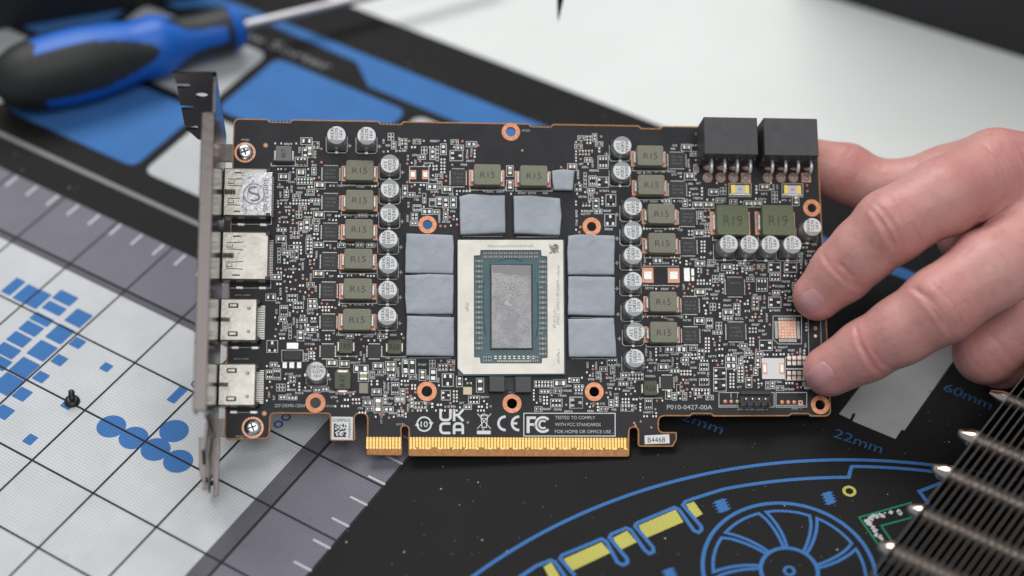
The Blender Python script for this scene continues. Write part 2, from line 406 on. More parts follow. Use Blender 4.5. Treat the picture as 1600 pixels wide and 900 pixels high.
for a, (x0, x1) in enumerate(cols):
    for b, (y0, y1) in enumerate(rows):
        MB().flat(rrect(x0 * IN, x1 * IN, y0 * IN, y1 * IN, 4.5), 0.03).build('printed_panel', 'mat_blue' if (a + b) % 2 else 'mat_pale', mat)
MB().flat(I((-9, 8.62), (-4.6, 8.62), (-4.1, 9.02), (-3.05, 9.08), (-1.29, 9.02), (-0.77, 8.6), (5.9, 8.6), (6.4, 9.02), (10.5, 9.1), (10.5, 9.25), (-9, 9.26)), 0.03).build('printed_stripe', 'mat_blue', mat)
tx = MB(); put_text(tx, 'Screw Sorter', -2.75 * IN, 8.68 * IN, 2.4 * IN, 0.2 * IN, 0.03); tx.build('printed_lettering', 'mat_midgrey', mat)
# blue marks on the white field
marks = [(52, 120, .17, .33), (100, 147, .2, .33), (150, 170, .2, .33), (255, 165, .32, .2), (212, 205, .32, .17), (163, 248, .32, .16), (122, 284, .3, .2), (75, 326, .3, .2), (30, 370, .32, .2),
         (-5, 415, .32, .2), (307, 243, .28, .28), (235, 305, .28, .3), (165, 370, .3, .3), (95, 437, .3, .3), (28, 500, .3, .33), (303, 340, .18, .17), (232, 407, .18, .17), (160, 473, .18, .17),
         (87, 540, .2, .2), (15, 610, .22, .2), (415, 435, .14, .14), (262, 583, .15, .12), (118, 717, .14, .16), (790, 335, .15, .15), (692, 543, .13, .29)]
for k, (x, y, wi, hj) in enumerate(marks):
    gx, gy = G(x / 2.5, 400 + y / 2.5)
    MB().flat(rrect(gx - wi * IN / 2, gx + wi * IN / 2, gy - hj * IN / 2, gy + hj * IN / 2, 0.5), 0.056 + 0.0008 * k).build('printed_mark', 'mat_blue', mat)
for k, (x, y) in enumerate([(435, 666), (522, 711), (608, 756), (680, 684), (696, 802)]):
    gx, gy = G(x / 2.5, 400 + y / 2.5); MB().flat(circle(gx, gy, 0.190 * IN, 32), 0.06 + 0.004 * k).build('printed_disc', 'mat_blue', mat)
for (x, y) in [(306, 600), (435, 663), (447, 652)]:
    gx, gy = G(x, y); MB().ribbon(circle(gx, gy, 1.3, 20), 0.7, 0.06, True).build('printed_ring', 'mat_blue', mat)
# graphics drawing on the black part
cx, cy = 12.52, -0.51
def arcpts(R, x0, x1, n=60):
    out = []
    a0 = math.acos(max(-1, min(1, (x0 - cx) / R))); a1 = math.acos(max(-1, min(1, (x1 - cx) / R)))
    for k in range(n + 1):
        a = a0 + (a1 - a0) * k / n; out.append(((cx + R * math.cos(a)) * IN, (cy + R * math.sin(a)) * IN))
    return out
LW = 1.25
MB().ribbon(arcpts(7.12, 5.42, 12.5), LW, 0.04).build('printed_outline', 'mat_blue', mat)
C2 = lambda x, y: G(720 + x / 3.636, 700 + y / 3.636)
C1 = lambda x, y: G(1060 + x / 4.444, 700 + y / 4.444)
inner = [C2(*p) for p in [(650, 727), (565, 630), (575, 610), (800, 517), (825, 530), (890, 650), (920, 665), (945, 655), (945, 630), (845, 510), (855, 490), (940, 455), (965, 465), (1045, 580), (1070, 600), (1095, 590), (1092, 565), (990, 445), (1005, 425), (1215, 338), (1240, 350), (1325, 470), (1350, 480), (1368, 465), (1365, 445), (1262, 325), (1275, 305), (1330, 285)]]
inner += [p for p in arcpts(6.83, 7.62, 8.88, 24)] + [(8.84 * IN, 5.45 * IN)] + arcpts(7.01, 8.86, 12.5, 40)
MB().ribbon(inner, LW, 0.05).build('printed_outline', 'mat_blue', mat)
MB().ribbon([C2(*p) for p in [(250, 800), (345, 727), (430, 670), (510, 638), (535, 648), (590, 727), (620, 780)]], LW, 0.05).build('printed_outline', 'mat_blue', mat)
for q in ([(1010, 440), (1220, 350), (1265, 420), (1045, 515)], [(865, 510), (945, 470), (1000, 535), (905, 580)], [(585, 630), (800, 535), (850, 595), (630, 700)], [(1280, 320), (1325, 305), (1375, 375), (1325, 400)], [(470, 675), (515, 650), (575, 750), (520, 770)]):
    MB().flat(list(reversed([C2(*p) for p in q])), 0.03).build('printed_bar', 'mat_yellow', mat)
fx, fy = 8.86 * IN, 3.53 * IN
MB().ribbon(circle(fx, fy, 1.045 * IN, 72), LW, 0.03, True).build('printed_fan_ring', 'mat_blue', mat)
MB().ribbon(circle(fx, fy, 0.345 * IN, 40), LW, 0.06, True).build('printed_fan_hub', 'mat_blue', mat)
MB().ribbon(circle(fx, fy, 0.06 * IN, 20), 0.9, 0.03, True).build('printed_fan_axle', 'mat_blue', mat)
for k in range(9):
    a0 = math.radians(133 + 40 * k); pts = []
    P = lambda a, r: (fx + r * IN * math.cos(a), fy + r * IN * math.sin(a))
    for q in range(9): pts.append(P(a0 - math.radians(34) * q / 8, 0.92))
    for q in range(1, 7): pts.append(P(a0 - math.radians(34 + 13 * (q / 6) ** 0.8), 0.92 - 0.58 * q / 6))
    for q in range(1, 6): pts.append(P(a0 - math.radians(47 - 33 * q / 5), 0.345))
    for q in range(1, 6): pts.append(P(a0 - math.radians(14 - 14 * (q / 6) ** 1.1), 0.345 + 0.575 * q / 6))
    MB().ribbon(pts, 1.0, 0.04, True).build('printed_fan_blade', 'mat_blue', mat)
def chip_icon(q):
    q = [np.array(C1(*p)) for p in q]; m_ = MB(); m_.flat([tuple(p) for p in reversed(q)], 0.03)
    for s in (0, 2):
        a, b = q[1 if s == 0 else 3], q[2 if s == 0 else 0]
        o = (q[1] - q[0]) * (0.24 if s == 0 else -0.24)
        for t in (0.12, 0.37, 0.62, 0.87):
            p = a + (b - a) * t; m_.ribbon([tuple(p), tuple(p + o)], 0.42, 0.03)
    m_.build('printed_chip', 'mat_blue', mat)
chip_icon([(250, 370), (315, 350), (355, 430), (290, 452)]); chip_icon([(1000, 315), (1055, 300), (1090, 380), (1035, 397)]); chip_icon([(-105, 850), (-45, 830), (-15, 900), (-70, 930)])
gx, gy = C1(1187, 300); MB().ribbon(circle(gx, gy, 1.75, 24), 0.95, 0.03, True).build('printed_ring', 'mat_yellow', mat)
gr = MB(); gr.ribbon([C1(*p) for p in [(1620, 378), (1255, 482), (1385, 668)]], 0.6, 0.03); gr.ribbon([C1(*p) for p in [(1640, 478), (1408, 540), (1490, 660)]], 0.6, 0.03)
gr.build('printed_trace', 'mat_green', mat)
gt = MB()
for k in range(60):
    t = random.random()
    if k % 2: p = (1305 + 95 * t + random.uniform(-14, 20), 500 + 130 * t + random.uniform(-10, 10))
    else: p = (1310 + 130 * t, 495 - 35 * t + random.uniform(-15, 18))
    a = C1(*p); s = random.uniform(0.25, 0.5); gt.rect(a[0] - s, a[0] + s, a[1] - s, a[1] + s, 0.03 + 0.0006 * k)
for p in [(1475, 447), (1530, 440), (1540, 455)]:
    a = C1(*p); gt.rect(a[0] - 0.6, a[0] + 0.6, a[1] - 0.7, a[1] + 0.7, 0.07)
gt.build('printed_tiles', 'mat_pale', mat)
C3 = lambda x, y: G(1340 + x / 2.646, 560 + y / 2.646)
MB().ribbon([C3(*p) for p in [(345, 515), (255, 550), (300, 610), (350, 680)]], LW, 0.03).build('printed_outline', 'mat_blue', mat)
MB().flat(list(reversed([G(*p) for p in [(1420, 505), (1311, 647), (1328, 655), (1333, 645), (1337, 647), (1332, 658), (1399, 686), (1409, 671), (1413, 673), (1520, 520)]])), 0.03).build('printed_patch', 'mat_grey', mat)
def mat_text(s, a, b, h):
    a = np.array(G(*a)); b = np.array(G(*b)); c = (a + b) / 2; L = np.linalg.norm(b - a); r = math.atan2(*(b - a)[::-1])
    q = MB(); put_text(q, s, c[0], c[1], L, h, 0.03, r); q.build('printed_lettering', 'mat_blue_ink', mat)
mat_text('22mm', (1304, 676), (1379, 702), 3.9); mat_text('60mm', (1476, 604), (1550, 634), 4.0); mat_text('42mm', (1050, 643), (1130, 672), 4.0)

# black case at the far left end of the mat
cs = thing('tool_case', 'black tool case behind the blue screwdriver at the far end of the mat', 'case', M_MAT.copy())
a = np.array(G(-60, 58)); b = np.array(G(335, -8)); d = (b - a) / np.linalg.norm(b - a); n_ = np.array([-d[1], d[0]])
a0 = a - d * 160
MB().prism(rounded([tuple(a0), tuple(b), tuple(b + n_ * 190), tuple(a0 + n_ * 190)], 9), 0.1, 52, 4).build('case_body', 'case_black', cs, True, 40)
MB().prism(rounded([tuple(a0 + n_ * 2), tuple(b - d * 2 + n_ * 2), tuple(b - d * 2 + n_ * 188), tuple(a0 + n_ * 188)], 9), 52.1, 66, 5).build('case_lid', 'case_black', cs, True, 40)

# black equipment case standing on the white table at the far right
eq = thing('equipment_case', 'large black case on the white table at the top right corner', 'case', M_MAT.copy())
a = np.array(G(1262, -14, -3)); b = np.array(G(1700, 122, -3)); d = (b - a) / np.linalg.norm(b - a); n_ = np.array([-d[1], d[0]])
a0 = a - d * 14; b0 = b + d * 160
MB().prism(rounded([tuple(a0), tuple(b0), tuple(b0 + n_ * 160), tuple(a0 + n_ * 160)], 8), -2.9, 190, 5).build('case_body', 'case_black', eq, True, 40)
MB().prism(rounded([tuple(a0 + n_ * 3 + d * 3), tuple(b0 + n_ * 3 - d * 3), tuple(b0 + n_ * 157 - d * 3), tuple(a0 + n_ * 157 + d * 3)], 8), 190.1, 235, 6).build('case_lid', 'case_black', eq, True, 40)
# ================================================================== GRAPHICS CARD
card = thing('graphics_card', 'bare black graphics card circuit board with metal slot bracket held upright by a hand', 'graphics card', M_BRD.copy())
# mouse-bite tabs along the edges: (x0, x1, y of edge, direction)
def bite(x0, x1, ya, yb, s):
    f = lambda x: ya + (yb - ya) * (x - x0) / (x1 - x0)
    return [((x0, f(x0)), 0.4), ((x0 + 4, f(x0) + 4 * s), 0.4), ((x1 - 4, f(x1) + 4 * s), 0.4), ((x1, f(x1)), 0.4)]
top = lambda x: 185 + 0.0172 * (x - 364.8)
out = [((364.8, 185), 2.2)]
for x0, x1 in ((418, 457), (591, 630), (826, 864), (998, 1035)): out += bite(x0, x1, top(x0), top(x1), 1)
out += [((1277, 200.6), 1.5), ((1299, 651), 2.4)]
out += [((x, 650.6), r) for x, r in ((1267, .4), (1264, .4))][:0]
for x1, x0 in ((1267, 1233), (1115, 1078)):
    out += [((x1, 650.6), .4), ((x1 - 4, 647), .4), ((x0 + 4, 646.8), .4), ((x0, 650.3), .4)]
out += [((1029.4, 650), 2.2), ((1029.4, 675), 1.6), ((1057.5, 675), 0.5), ((1057.5, 687), 0.3), ((1051.4, 697.8), 0.4), ((996.8, 697.8), 1.0),
        ((996.8, 668), 1.45), ((983.6, 668), 1.45), ((983, 713.2), 0.6), ((638.6, 712.4), 0.6), ((638.2, 666), 1.2), ((627.2, 666), 1.2), ((628, 711.4), 0.6), ((573.2, 710.6), 0.6),
        ((573.8, 646), 2.1), ((554, 646), 2.1), ((555, 688.5), 0.7), ((516, 688.5), 0.7), ((515.5, 646.6), 0.9), ((423, 646), 1.4), ((421.2, 685.6), 1.6), ((350.2, 687), 1.8)]
poly = [B(*p) for p, r in out]; rad = [r for p, r in out]
poly = rounded(poly, rad, 5)[::-1]
HOLES = [(798.2, 206, 14.5, 8), (668, 351, 14.2, 7.6), (924.5, 354, 14.5, 7.6), (667, 611.5, 15, 8.3), (800, 630.5, 14.6, 8), (928.5, 612, 14.6, 7.8), (493, 629.5, 15, 8.2), (1268.5, 325, 14, 7.3), (1281.5, 632.5, 14.6, 7.8)]
hol = []
for x, y, R, r in HOLES:
    u, v = B(x, y); hol.append((u, v, R / 4.72, r / 4.72))
board = curve_mesh('circuit_board', [poly] + [circle(u, v, r, 24) for u, v, R, r in hol], -1.6, 0.0, 'board_edge', card)
# solder mask stops short of the gold fingers
ins = inset(np.array(poly), 0.42)
vf = B(800, 684)[1]
mk = [(x, max(y, vf) if -13.5 < x < 73.2 and y < 8 else y) for x, y in ins]
curve_mesh('solder_mask', [mk] + [circle(u, v, r + 0.25, 24) for u, v, R, r in hol], 0.0005, 0.03, 'solder_mask', board)
curve_mesh('rear_solder_mask', [[(x, y) for x, y in ins]] + [circle(u, v, r + 0.25, 24) for u, v, R, r in hol], -1.64, -1.6005, 'solder_mask', board)
# mouse-bite drill holes
db = MB()
for x0, x1, s in ((418, 457, 1), (591, 630, 1), (826, 864, 1), (998, 1035, 1)):
    for k in range(6):
        x = x0 + 6 + (x1 - x0 - 12) * k / 5; u, v = B(x, top(x) + 3.6); db.flat(circle(u, v, 0.3, 8), 0.036)
for x0, x1 in ((1233, 1267), (1078, 1115)):
    for k in range(6):
        x = x0 + 5 + (x1 - x0 - 10) * k / 5; u, v = B(x, 647.6); db.flat(circle(u, v, 0.34, 8), 0.036)
db.build('drill_holes', 'chip_black', board, kind='stuff')
for u, v, R, r in hol:
    q = MB(); n = 32; a = circle(u, v, R, n); b = circle(u, v, r, n)
    q.add([(x, y, 0.06) for x, y in a] + [(x, y, 0.06) for x, y in b] + [(x, y, -1.6) for x, y in b],
          [(i, (i + 1) % n, n + (i + 1) % n, n + i) for i in range(n)] + [(n + i, n + (i + 1) % n, 2 * n + (i + 1) % n, 2 * n + i) for i in range(n)])
    q.build('mounting_ring', 'copper_ring', board)
    q = MB()
    for k in range(8):
        t = 2 * math.pi * (k + .5) / 8; rr = (R * 0.62 + r * 0.38); q.flat(circle(u + rr * math.cos(t), v + rr * math.sin(t), 0.13, 6), 0.075)
    q.build('stitch_vias', 'via_pink', board, kind='stuff')
# ---- gold fingers
v0, v1 = B(800, 702)[1], B(800, 683.6)[1]
fm = MB(); fm.prism(rrect(-0.35, 0.35, v0, v1, 0.12, 2), 0.031, 0.075, 0.0); fme = fm.mesh('contact_finger', 'gold')
fs = MB(); fs.prism(rrect(-0.35, 0.35, v0 + 0.55, v1, 0.12, 2), 0.031, 0.075, 0.0); fse = fs.mesh('contact_finger', 'gold')
k = 0
for j in range(11): link('contact_finger', fme, card, loc=(-12.1 + 1.03 * j, 0, 0))
for j in range(70): link('contact_finger', fse if j % 5 in (2, 3) and j % 3 else fme, card, loc=(1.75 + 1.005 * j, 0, 0))
tr = MB()
for j in range(70):
    if j % 4 == 1: tr.flat(circle(1.75 + 1.005 * j + 0.5, v0 + 0.1, 0.28, 8), 0.055)
tr.build('finger_tie_bars', 'gold', board, kind='stuff')
# bevelled bare edge under the fingers
for x0, x1 in ((574.5, 627), (639.5, 982)):
    a = B(x0, 702.5); b = B(x1, 702.5); MB().rect(a[0], b[0], 0.15, v0 - 0.1, 0.004).build('bevel_strip', 'board_edge', board)

def px_rect(x0, x1, y0, y1, w=0.0):
    c = B((x0 + x1) / 2, (y0 + y1) / 2, w); a = B(x0, (y0 + y1) / 2, w); b = B(x1, (y0 + y1) / 2, w); t_ = B((x0 + x1) / 2, y0, w); s_ = B((x0 + x1) / 2, y1, w)
    return c[0], c[1], b[0] - a[0], t_[1] - s_[1]
OCC = np.zeros((900, 1600), bool)                # photo-sized plan of what already stands on the board
def block(x0, x1, y0, y1, p=2): OCC[max(0, int(y0 - p)):int(y1 + p), max(0, int(x0 - p)):int(x1 + p)] = True
bodies = MB(); silk = MB(); pads = MB(); vias = MB(); coppers = MB()
def s_rect(x0, x1, y0, y1, wpx=1.1, z=0.045):
    silk.ribbon([B(x0, y0), B(x1, y0), B(x1, y1), B(x0, y1)], wpx / 4.75, z, True)
def s_line(pts, wpx=1.1, z=0.045): silk.ribbon([B(*p) for p in pts], wpx / 4.75, z)
def s_text(s, cx, cy, wpx, hpx, rot=0.0, z=0.045, mb=None):
    u, v = B(cx, cy); put_text(mb or silk, s, u, v, wpx / 4.75, hpx / 4.75, z, rot)
def pad(x, y, wpx, hpx, mb=None, z=0.05):
    u, v = B(x, y); a = wpx / 9.5; b = hpx / 9.5; (mb or pads).prism([(u - a, v - b), (u + a, v - b), (u + a, v + b), (u - a, v + b)], 0.02, z + 0.05)
# ---- capacitors
def can_prof(r, h): return [(r * 0.93, 0.9), (r, 1.2), (r, h * 0.34), (r * 0.955, h * 0.37), (r * 0.955, h * 0.40), (r, h * 0.43), (r, h - 0.28), (r * 0.95, h)]
def make_can(r, h, txt):
    c = MB(); c.lathe(can_prof(r, h), 28, mi=0, cap1=False)
    n = 28; c.add([(r * 0.95 * math.cos(2 * math.pi * i / n), r * 0.95 * math.sin(2 * math.pi * i / n), h) for i in range(n)], [tuple(range(n))], 1)
    can = c.mesh('capacitor', ['can_metal', 'can_top'], True, 35)
    b = MB(); s = r * 1.05; b.prism([(-s, -s), (s * .62, -s), (s, -s * .62), (s, s * .62), (s * .62, s), (-s, s)], 0.03, 1.1); base = b.mesh('base', 'plastic_black')
    l = MB(); l.box(-s - 0.75, -s + .1, -0.45, 0.45, 0.04, 0.25); l.box(s - .1, s + 0.75, -0.45, 0.45, 0.04, 0.25); lead = l.mesh('leads', 'solder')
    p = MB(); a0 = math.radians(57); pts = [(r * 0.93 * math.cos(math.pi - a0 + 2 * a0 * i / 12), r * 0.93 * math.sin(math.pi - a0 + 2 * a0 * i / 12)) for i in range(13)]
    p.flat(pts, h + 0.02); pol = p.mesh('polarity_mark', 'can_mark')
    q = MB()
    for k, s_ in enumerate(txt): put_text(q, s_, 0.17 * r, (0.46 - 0.46 * k) * r, (1.22 if k < 2 else 0.85) * r * (1.08 if k == 0 else 0.95), 0.34 * r, h + 0.04)
    mk_ = q.mesh('marking', 'ink')
    return can, base, lead, pol, mk_
CAN25 = make_can(3.12, 6.0, ('5KE42', 'G820', '2.5V')); CAN16 = make_can(3.12, 7.9, ('5KE40', 'G270', '16V'))
UP, DN = math.pi / 2, -math.pi / 2
caps25 = [(609.2, 255.5, DN), (609.2, 294.7, DN), (608.6, 333, DN), (606.8, 373.5, UP), (606.4, 413, UP), (605.8, 452.8, UP), (605, 493.6, UP),
          (972.6, 226.8, DN), (972.2, 266.5, DN), (989.2, 322, DN), (989.2, 360, DN), (989.2, 398.5, UP), (989.2, 439, UP), (991, 479.5, UP), (993.2, 518, DN), (992.2, 559.7, UP)]
caps16 = [(525.7, 211, UP), (572.8, 212, UP), (494, 580, 0.0), (1138.8, 381, UP), (1171.2, 381.6, UP), (1204, 382, UP), (1238.4, 382, UP), (1269.6, 354.6, UP)]
for lst, (can, base, lead, pol, mk_), h in ((caps25, CAN25, 6.0), (caps16, CAN16, 7.9)):
    for x, y, r in lst:
        u, v = B(x, y, h); o = link('capacitor', can, card, loc=(u, v, 0), rz=r)
        for nm, me in (('base', base), ('leads', lead), ('polarity_mark', pol), ('marking', mk_)): link(nm, me, o)
        q = Vector((u, v, 0)); # plan position in photo pixels at board height
        p = np.array(R_BRD @ np.array([u, v, 0]) + T_BRD); X, Y = 800 + F_PX * p[0] / p[2], 450 + F_PX * p[1] / p[2]
        block(X - 17, X + 17, min(Y, y) - 16, Y + 17, 0)
        s_line([(X - 16.5, Y - 8), (X - 16.5, Y + 14), (X - 13, Y + 17), (X + 13, Y + 17), (X + 16.5, Y + 14), (X + 16.5, Y - 8)])
        sx = X + 20 if X < 800 else X - 21
        s_line([(sx - 3, Y + 6), (sx + 3, Y + 6)], 1.2); s_line([(sx, Y + 3), (sx, Y + 9)], 1.2); OCC[int(Y - 16):int(Y + 16), int(sx - 4):int(sx + 5)] = True
# ---- inductors
def inductor(x0, x1, y0, y1, h, label, mat_, term='side', rot=0.0, tfont=(0.54, 0.30), ink='engraved', lip=1.0):
    cx_, cy_, w_, d_ = px_rect(x0, x1, y0, y1, h)
    q = MB(); q.prism(rrect(-w_ / 2, w_ / 2, -d_ / 2, d_ / 2, min(0.75, w_ * .09), 3), 0.25, h, 0.18)
    o = q.build('inductor', mat_, card, True, 30); o.location = (cx_ * MM, cy_ * MM, 0)
    if term == 'side':
        for s in (-1, 1):
            c = MB(); x = s * (w_ / 2 + 0.72); c.box(x - 0.78, x + 0.70, -d_ * 0.40, d_ * 0.38, 0.035, 0.075); c.build('solder_land', 'copper_bare', o)
            c = MB(); xa = s * (w_ / 2 - 0.1); xb = s * (w_ / 2 + 0.95)
            c.prism([(min(xa, xb), -d_ * .27), (max(xa, xb), -d_ * .27), (max(xa, xb), d_ * .27), (min(xa, xb), d_ * .27)], 0.06, min(1.5, h * 0.45), 0.3); c.build('terminal', 'solder', o)
    elif term == 'small':
        for s in (-1, 1):
            c = MB(); xa, xb = sorted((s * (w_ / 2 - 0.1), s * (w_ / 2 + 0.7))); c.prism([(xa, -d_ * .33), (xb, -d_ * .33), (xb, d_ * .33), (xa, d_ * .33)], 0.05, 0.8, 0.25); c.build('terminal', 'solder', o)
    elif term == 'vert':
        for s in (-1, 1):
            c = MB(); ya, yb = sorted((s * (d_ / 2 - 0.1), s * (d_ / 2 + 0.95))); c.prism([(-w_ * .3, ya), (w_ * .3, ya), (w_ * .3, yb), (-w_ * .3, yb)], 0.05, 0.7, 0.2); c.build('terminal', 'solder', o)
            c = MB(); ya, yb = sorted((s * (d_ / 2 - 0.1), s * (d_ / 2 + 1.1))); c.box(-w_ * .36, w_ * .36, ya, yb, 0.033, 0.045); c.build('solder_land', 'copper_bare', o)
    c = MB(); W_, H_ = (w_, d_) if abs(math.sin(rot)) < .5 else (d_, w_)
    put_text(c, label, 0, -0.02 * H_, W_ * tfont[0], H_ * tfont[1], h + 0.025, rot); c.build('marking', ink, o)
    k = h / 590; block(x0 - 8, x1 + 8, y0, y1 + (1045 - y1) * k, 1)
    s_line([(x0 - 7, y1 + 3), (x0 - 7, y1 + (1045 - y1) * k + 3), (x1 + 7, y1 + (1045 - y1) * k + 3), (x1 + 7, y1 + 3)], 1.2)
for r in [(540.6, 583.7, 250.3, 281.5), (540.4, 583.4, 296.6, 327.8), (539.3, 582.8, 342.3, 373.5), (538, 581.8, 388.6, 419.9), (536.9, 581.3, 435, 467), (535.8, 580, 482.5, 515.6),
          (740.9, 782.9, 256.5, 288.6), (813, 855.8, 258.4, 290), (995.8, 1037, 227.2, 258.4), (997.3, 1038.9, 273, 303.8), (1012.8, 1054.8, 318.3, 349), (1013.7, 1056.3, 364, 395.2), (1015.6, 1058, 455.6, 486.8), (1016.4, 1058.7, 502.7, 535.2)]:
    inductor(*r, 4.2, 'R15', 'inductor')
for r in [(1120.6, 1169.7, 320, 366.8), (1191.4, 1240.5, 320, 367.2)]: inductor(*r, 4.6, 'R19', 'inductor_green', tfont=(0.60, 0.34))
inductor(430.7, 455.6, 228, 251.6, 3.4, '4R7', 'inductor_grey', term='small', rot=UP, tfont=(0.6, 0.3), ink='ink')
inductor(530, 551, 529.5, 552, 2.0, '1R0', 'inductor_dark', term='small', tfont=(0.72, 0.42), ink='ink')
inductor(606, 627, 531, 553, 2.0, 'R68', 'inductor_dark', term='small', tfont=(0.74, 0.42), ink='ink')
inductor(522.6, 548, 581.4, 607.8, 2.2, 'R47', 'inductor_dark', term='vert', rot=UP, tfont=(0.72, 0.34), ink='ink')
inductor(1006, 1027, 595, 617.6, 2.0, 'R68', 'inductor_dark', term='small', tfont=(0.74, 0.42), ink='ink')
# ---- flat chips
def qfn(x0, x1, y0, y1, n=8, h=0.85, printed=True, both=True, dot=None, lines=3):
    cx_, cy_, w_, d_ = px_rect(x0, x1, y0, y1, h)
    q = MB(); q.prism(rrect(-w_ / 2, w_ / 2, -d_ / 2, d_ / 2, 0.12, 2), 0.05, h, 0.08); o = q.build('chip', 'chip_black', card); o.location = (cx_ * MM, cy_ * MM, 0)
    q = MB(); a = w_ / 2 + 0.18; b = d_ / 2 + 0.18
    for i in range(n):
        t = (i + 0.5) / n * 0.86 + 0.07
        for s in (-1, 1):
            q.box(-w_ / 2 + t * w_ - w_ / n * .28, -w_ / 2 + t * w_ + w_ / n * .28, s * b - .22, s * b + .22, 0.035, 0.12)
            if both or s < 0: q.box(s * a - .22, s * a + .22, -d_ / 2 + t * d_ - d_ / n * .28, -d_ / 2 + t * d_ + d_ / n * .28, 0.035, 0.12)
    q.build('pins', 'pad_tin', o)
    if printed:
        q = MB()
        for k in range(lines):
            for j in range(7):
                if random.random() < .85:
                    x = (-0.33 + 0.094 * j) * w_; y = (0.2 - 0.22 * k) * d_; q.rect(x, x + 0.065 * w_, y - 0.075 * d_ * random.uniform(.5, 1), y + 0.075 * d_ * random.uniform(.5, 1), h + 0.02)
        q.build('marking', 'chip_print', o)
    if dot: q = MB(); q.flat(circle(-w_ * .37, d_ * .37, w_ * .055, 10), h + 0.02); q.build('pin_one_dot', dot, o)
    block(x0 - 3, x1 + 3, y0 - 3, y1 + 4, 0)
for r in [(504, 530, 259, 283), (504, 530, 302.5, 328.5), (503, 529, 349, 375), (501.5, 528, 395, 421), (500.8, 526, 441, 467), (501, 525.4, 491, 514.5), (704.4, 727.7, 264, 290), (1045, 1071.4, 238, 261.6), (1045.9, 1072.3, 283.4, 307.6),
          (1061.4, 1088.4, 326.5, 352), (1063.8, 1088.6, 372.5, 398), (1065.7, 1092, 463.5, 489.6), (1066.5, 1093, 511, 537)]: qfn(*r, n=10)
qfn(1135, 1163, 433.5, 462, n=14, h=1.0, lines=1, dot='blue_dot'); qfn(1136, 1165, 503.5, 532.5, n=14, h=0.9)
for r in [(501, 523, 537.8, 559), (574.4, 595.4, 537.8, 559), (1033, 1052.6, 586.6, 607.4)]: qfn(*r, n=8, printed=False)
for r in [(1168, 1180, 432 + 0, 445)]: pass
def small_ic(x0, x1, y0, y1, body=True, n=3, frame=True):
    """leaded package with pads on two sides, or just its empty land pattern"""
    if frame: s_rect(x0, x1, y0, y1)
    w_, d_ = x1 - x0, y1 - y0
    for i in range(n):
        t = x0 + w_ * (i + 0.75) / (n + 0.5)
        pad(t, y0 + d_ * .22, w_ / n * .45, d_ * .22); pad(t, y1 - d_ * .22, w_ / n * .45, d_ * .22)
    if body:
        cx_, cy_, a, b = px_rect(x0 + w_ * .12, x1 - w_ * .12, y0 + d_ * .3, y1 - d_ * .3, 0.8)
        q = MB(); q.prism(rrect(-a / 2, a / 2, -b / 2, b / 2, 0.1, 2), 0.1, 0.85, 0.1); o = q.build('chip', 'chip_black', card); o.location = (cx_ * MM, cy_ * MM, 0)
    block(x0, x1, y0, y1, 2)
def sot(x0, x1, y0, y1, side='r', body=True):
    """three-legged land pattern in a printed frame"""
    s_rect(x0, x1, y0, y1); w_, d_ = x1 - x0, y1 - y0
    P = {'r': [(.2, .25), (.2, .75), (.8, .5)], 'l': [(.8, .25), (.8, .75), (.2, .5)], 'u': [(.25, .8), (.75, .8), (.5, .2)], 'd': [(.25, .2), (.75, .2), (.5, .8)]}[side]
    for a, b in P:
        pad(x0 + w_ * a, y0 + d_ * b, w_ * (.24 if side in 'rl' else .2), d_ * (.2 if side in 'rl' else .26))
    if body:
        q = (x0 + w_ * .32, x1 - w_ * .32, y0 + d_ * .14, y1 - d_ * .14) if side in 'rl' else (x0 + w_ * .14, x1 - w_ * .14, y0 + d_ * .32, y1 - d_ * .32)
        cx_, cy_, a, b = px_rect(*q, 0.8); m_ = MB(); m_.prism([(-a / 2, -b / 2), (a / 2, -b / 2), (a / 2, b / 2), (-a / 2, b / 2)], 0.1, 0.9, 0.15); o = m_.build('transistor', 'chip_black', card); o.location = (cx_ * MM, cy_ * MM, 0)
    block(x0, x1, y0, y1, 2)
_CH = {}
def chipcomp(cx_, cy_, wpx, hpx, vert=False, kind='ceramic_tan', frame=True):
    """two-terminal chip part: body and two tinned ends"""
    L, D = wpx / 4.75, hpx / 4.75; key = (round(L, 2), round(D, 2), kind)
    if key not in _CH:
        h = 0.35 if kind == 'resistor_body' else 0.75
        b = MB(); b.box(-L * .24, L * .24, -D * .46, D * .46, 0.1, h); e = MB()
        for s in (-1, 1):
            xa, xb = sorted((s * L * .22, s * L * .5)); e.prism([(xa, -D / 2), (xb, -D / 2), (xb, D / 2), (xa, D / 2)], 0.04, h + 0.04, 0.08)
        _CH[key] = (b.mesh('chip_component', kind), e.mesh('end_caps', 'solder'))
    u, v = B(cx_, cy_); o = link('chip_component', _CH[key][0], card, loc=(u, v, 0), rz=UP if vert else 0.0); link('end_caps', _CH[key][1], o)
    a, b = (hpx, wpx) if vert else (wpx, hpx)
    if frame: s_rect(cx_ - a / 2 - 2.2, cx_ + a / 2 + 2.2, cy_ - b / 2 - 2.2, cy_ + b / 2 + 2.2, 1.1)
    block(cx_ - a / 2, cx_ + a / 2, cy_ - b / 2, cy_ + b / 2, 3)
def padpair(cx_, cy_, wpx, hpx, vert=False, frame=True, mb=None):
    a, b = (hpx, wpx) if vert else (wpx, hpx)
    for s in (-1, 1):
        if vert: pad(cx_, cy_ + s * wpx * .28, hpx * .8, wpx * .34, mb)
        else: pad(cx_ + s * wpx * .28, cy_, wpx * .34, hpx * .8, mb)
    if frame: s_rect(cx_ - a / 2 - 1.5, cx_ + a / 2 + 1.5, cy_ - b / 2 - 1.5, cy_ + b / 2 + 1.5, 1.1)
    block(cx_ - a / 2, cx_ + a / 2, cy_ - b / 2, cy_ + b / 2, 1.6)
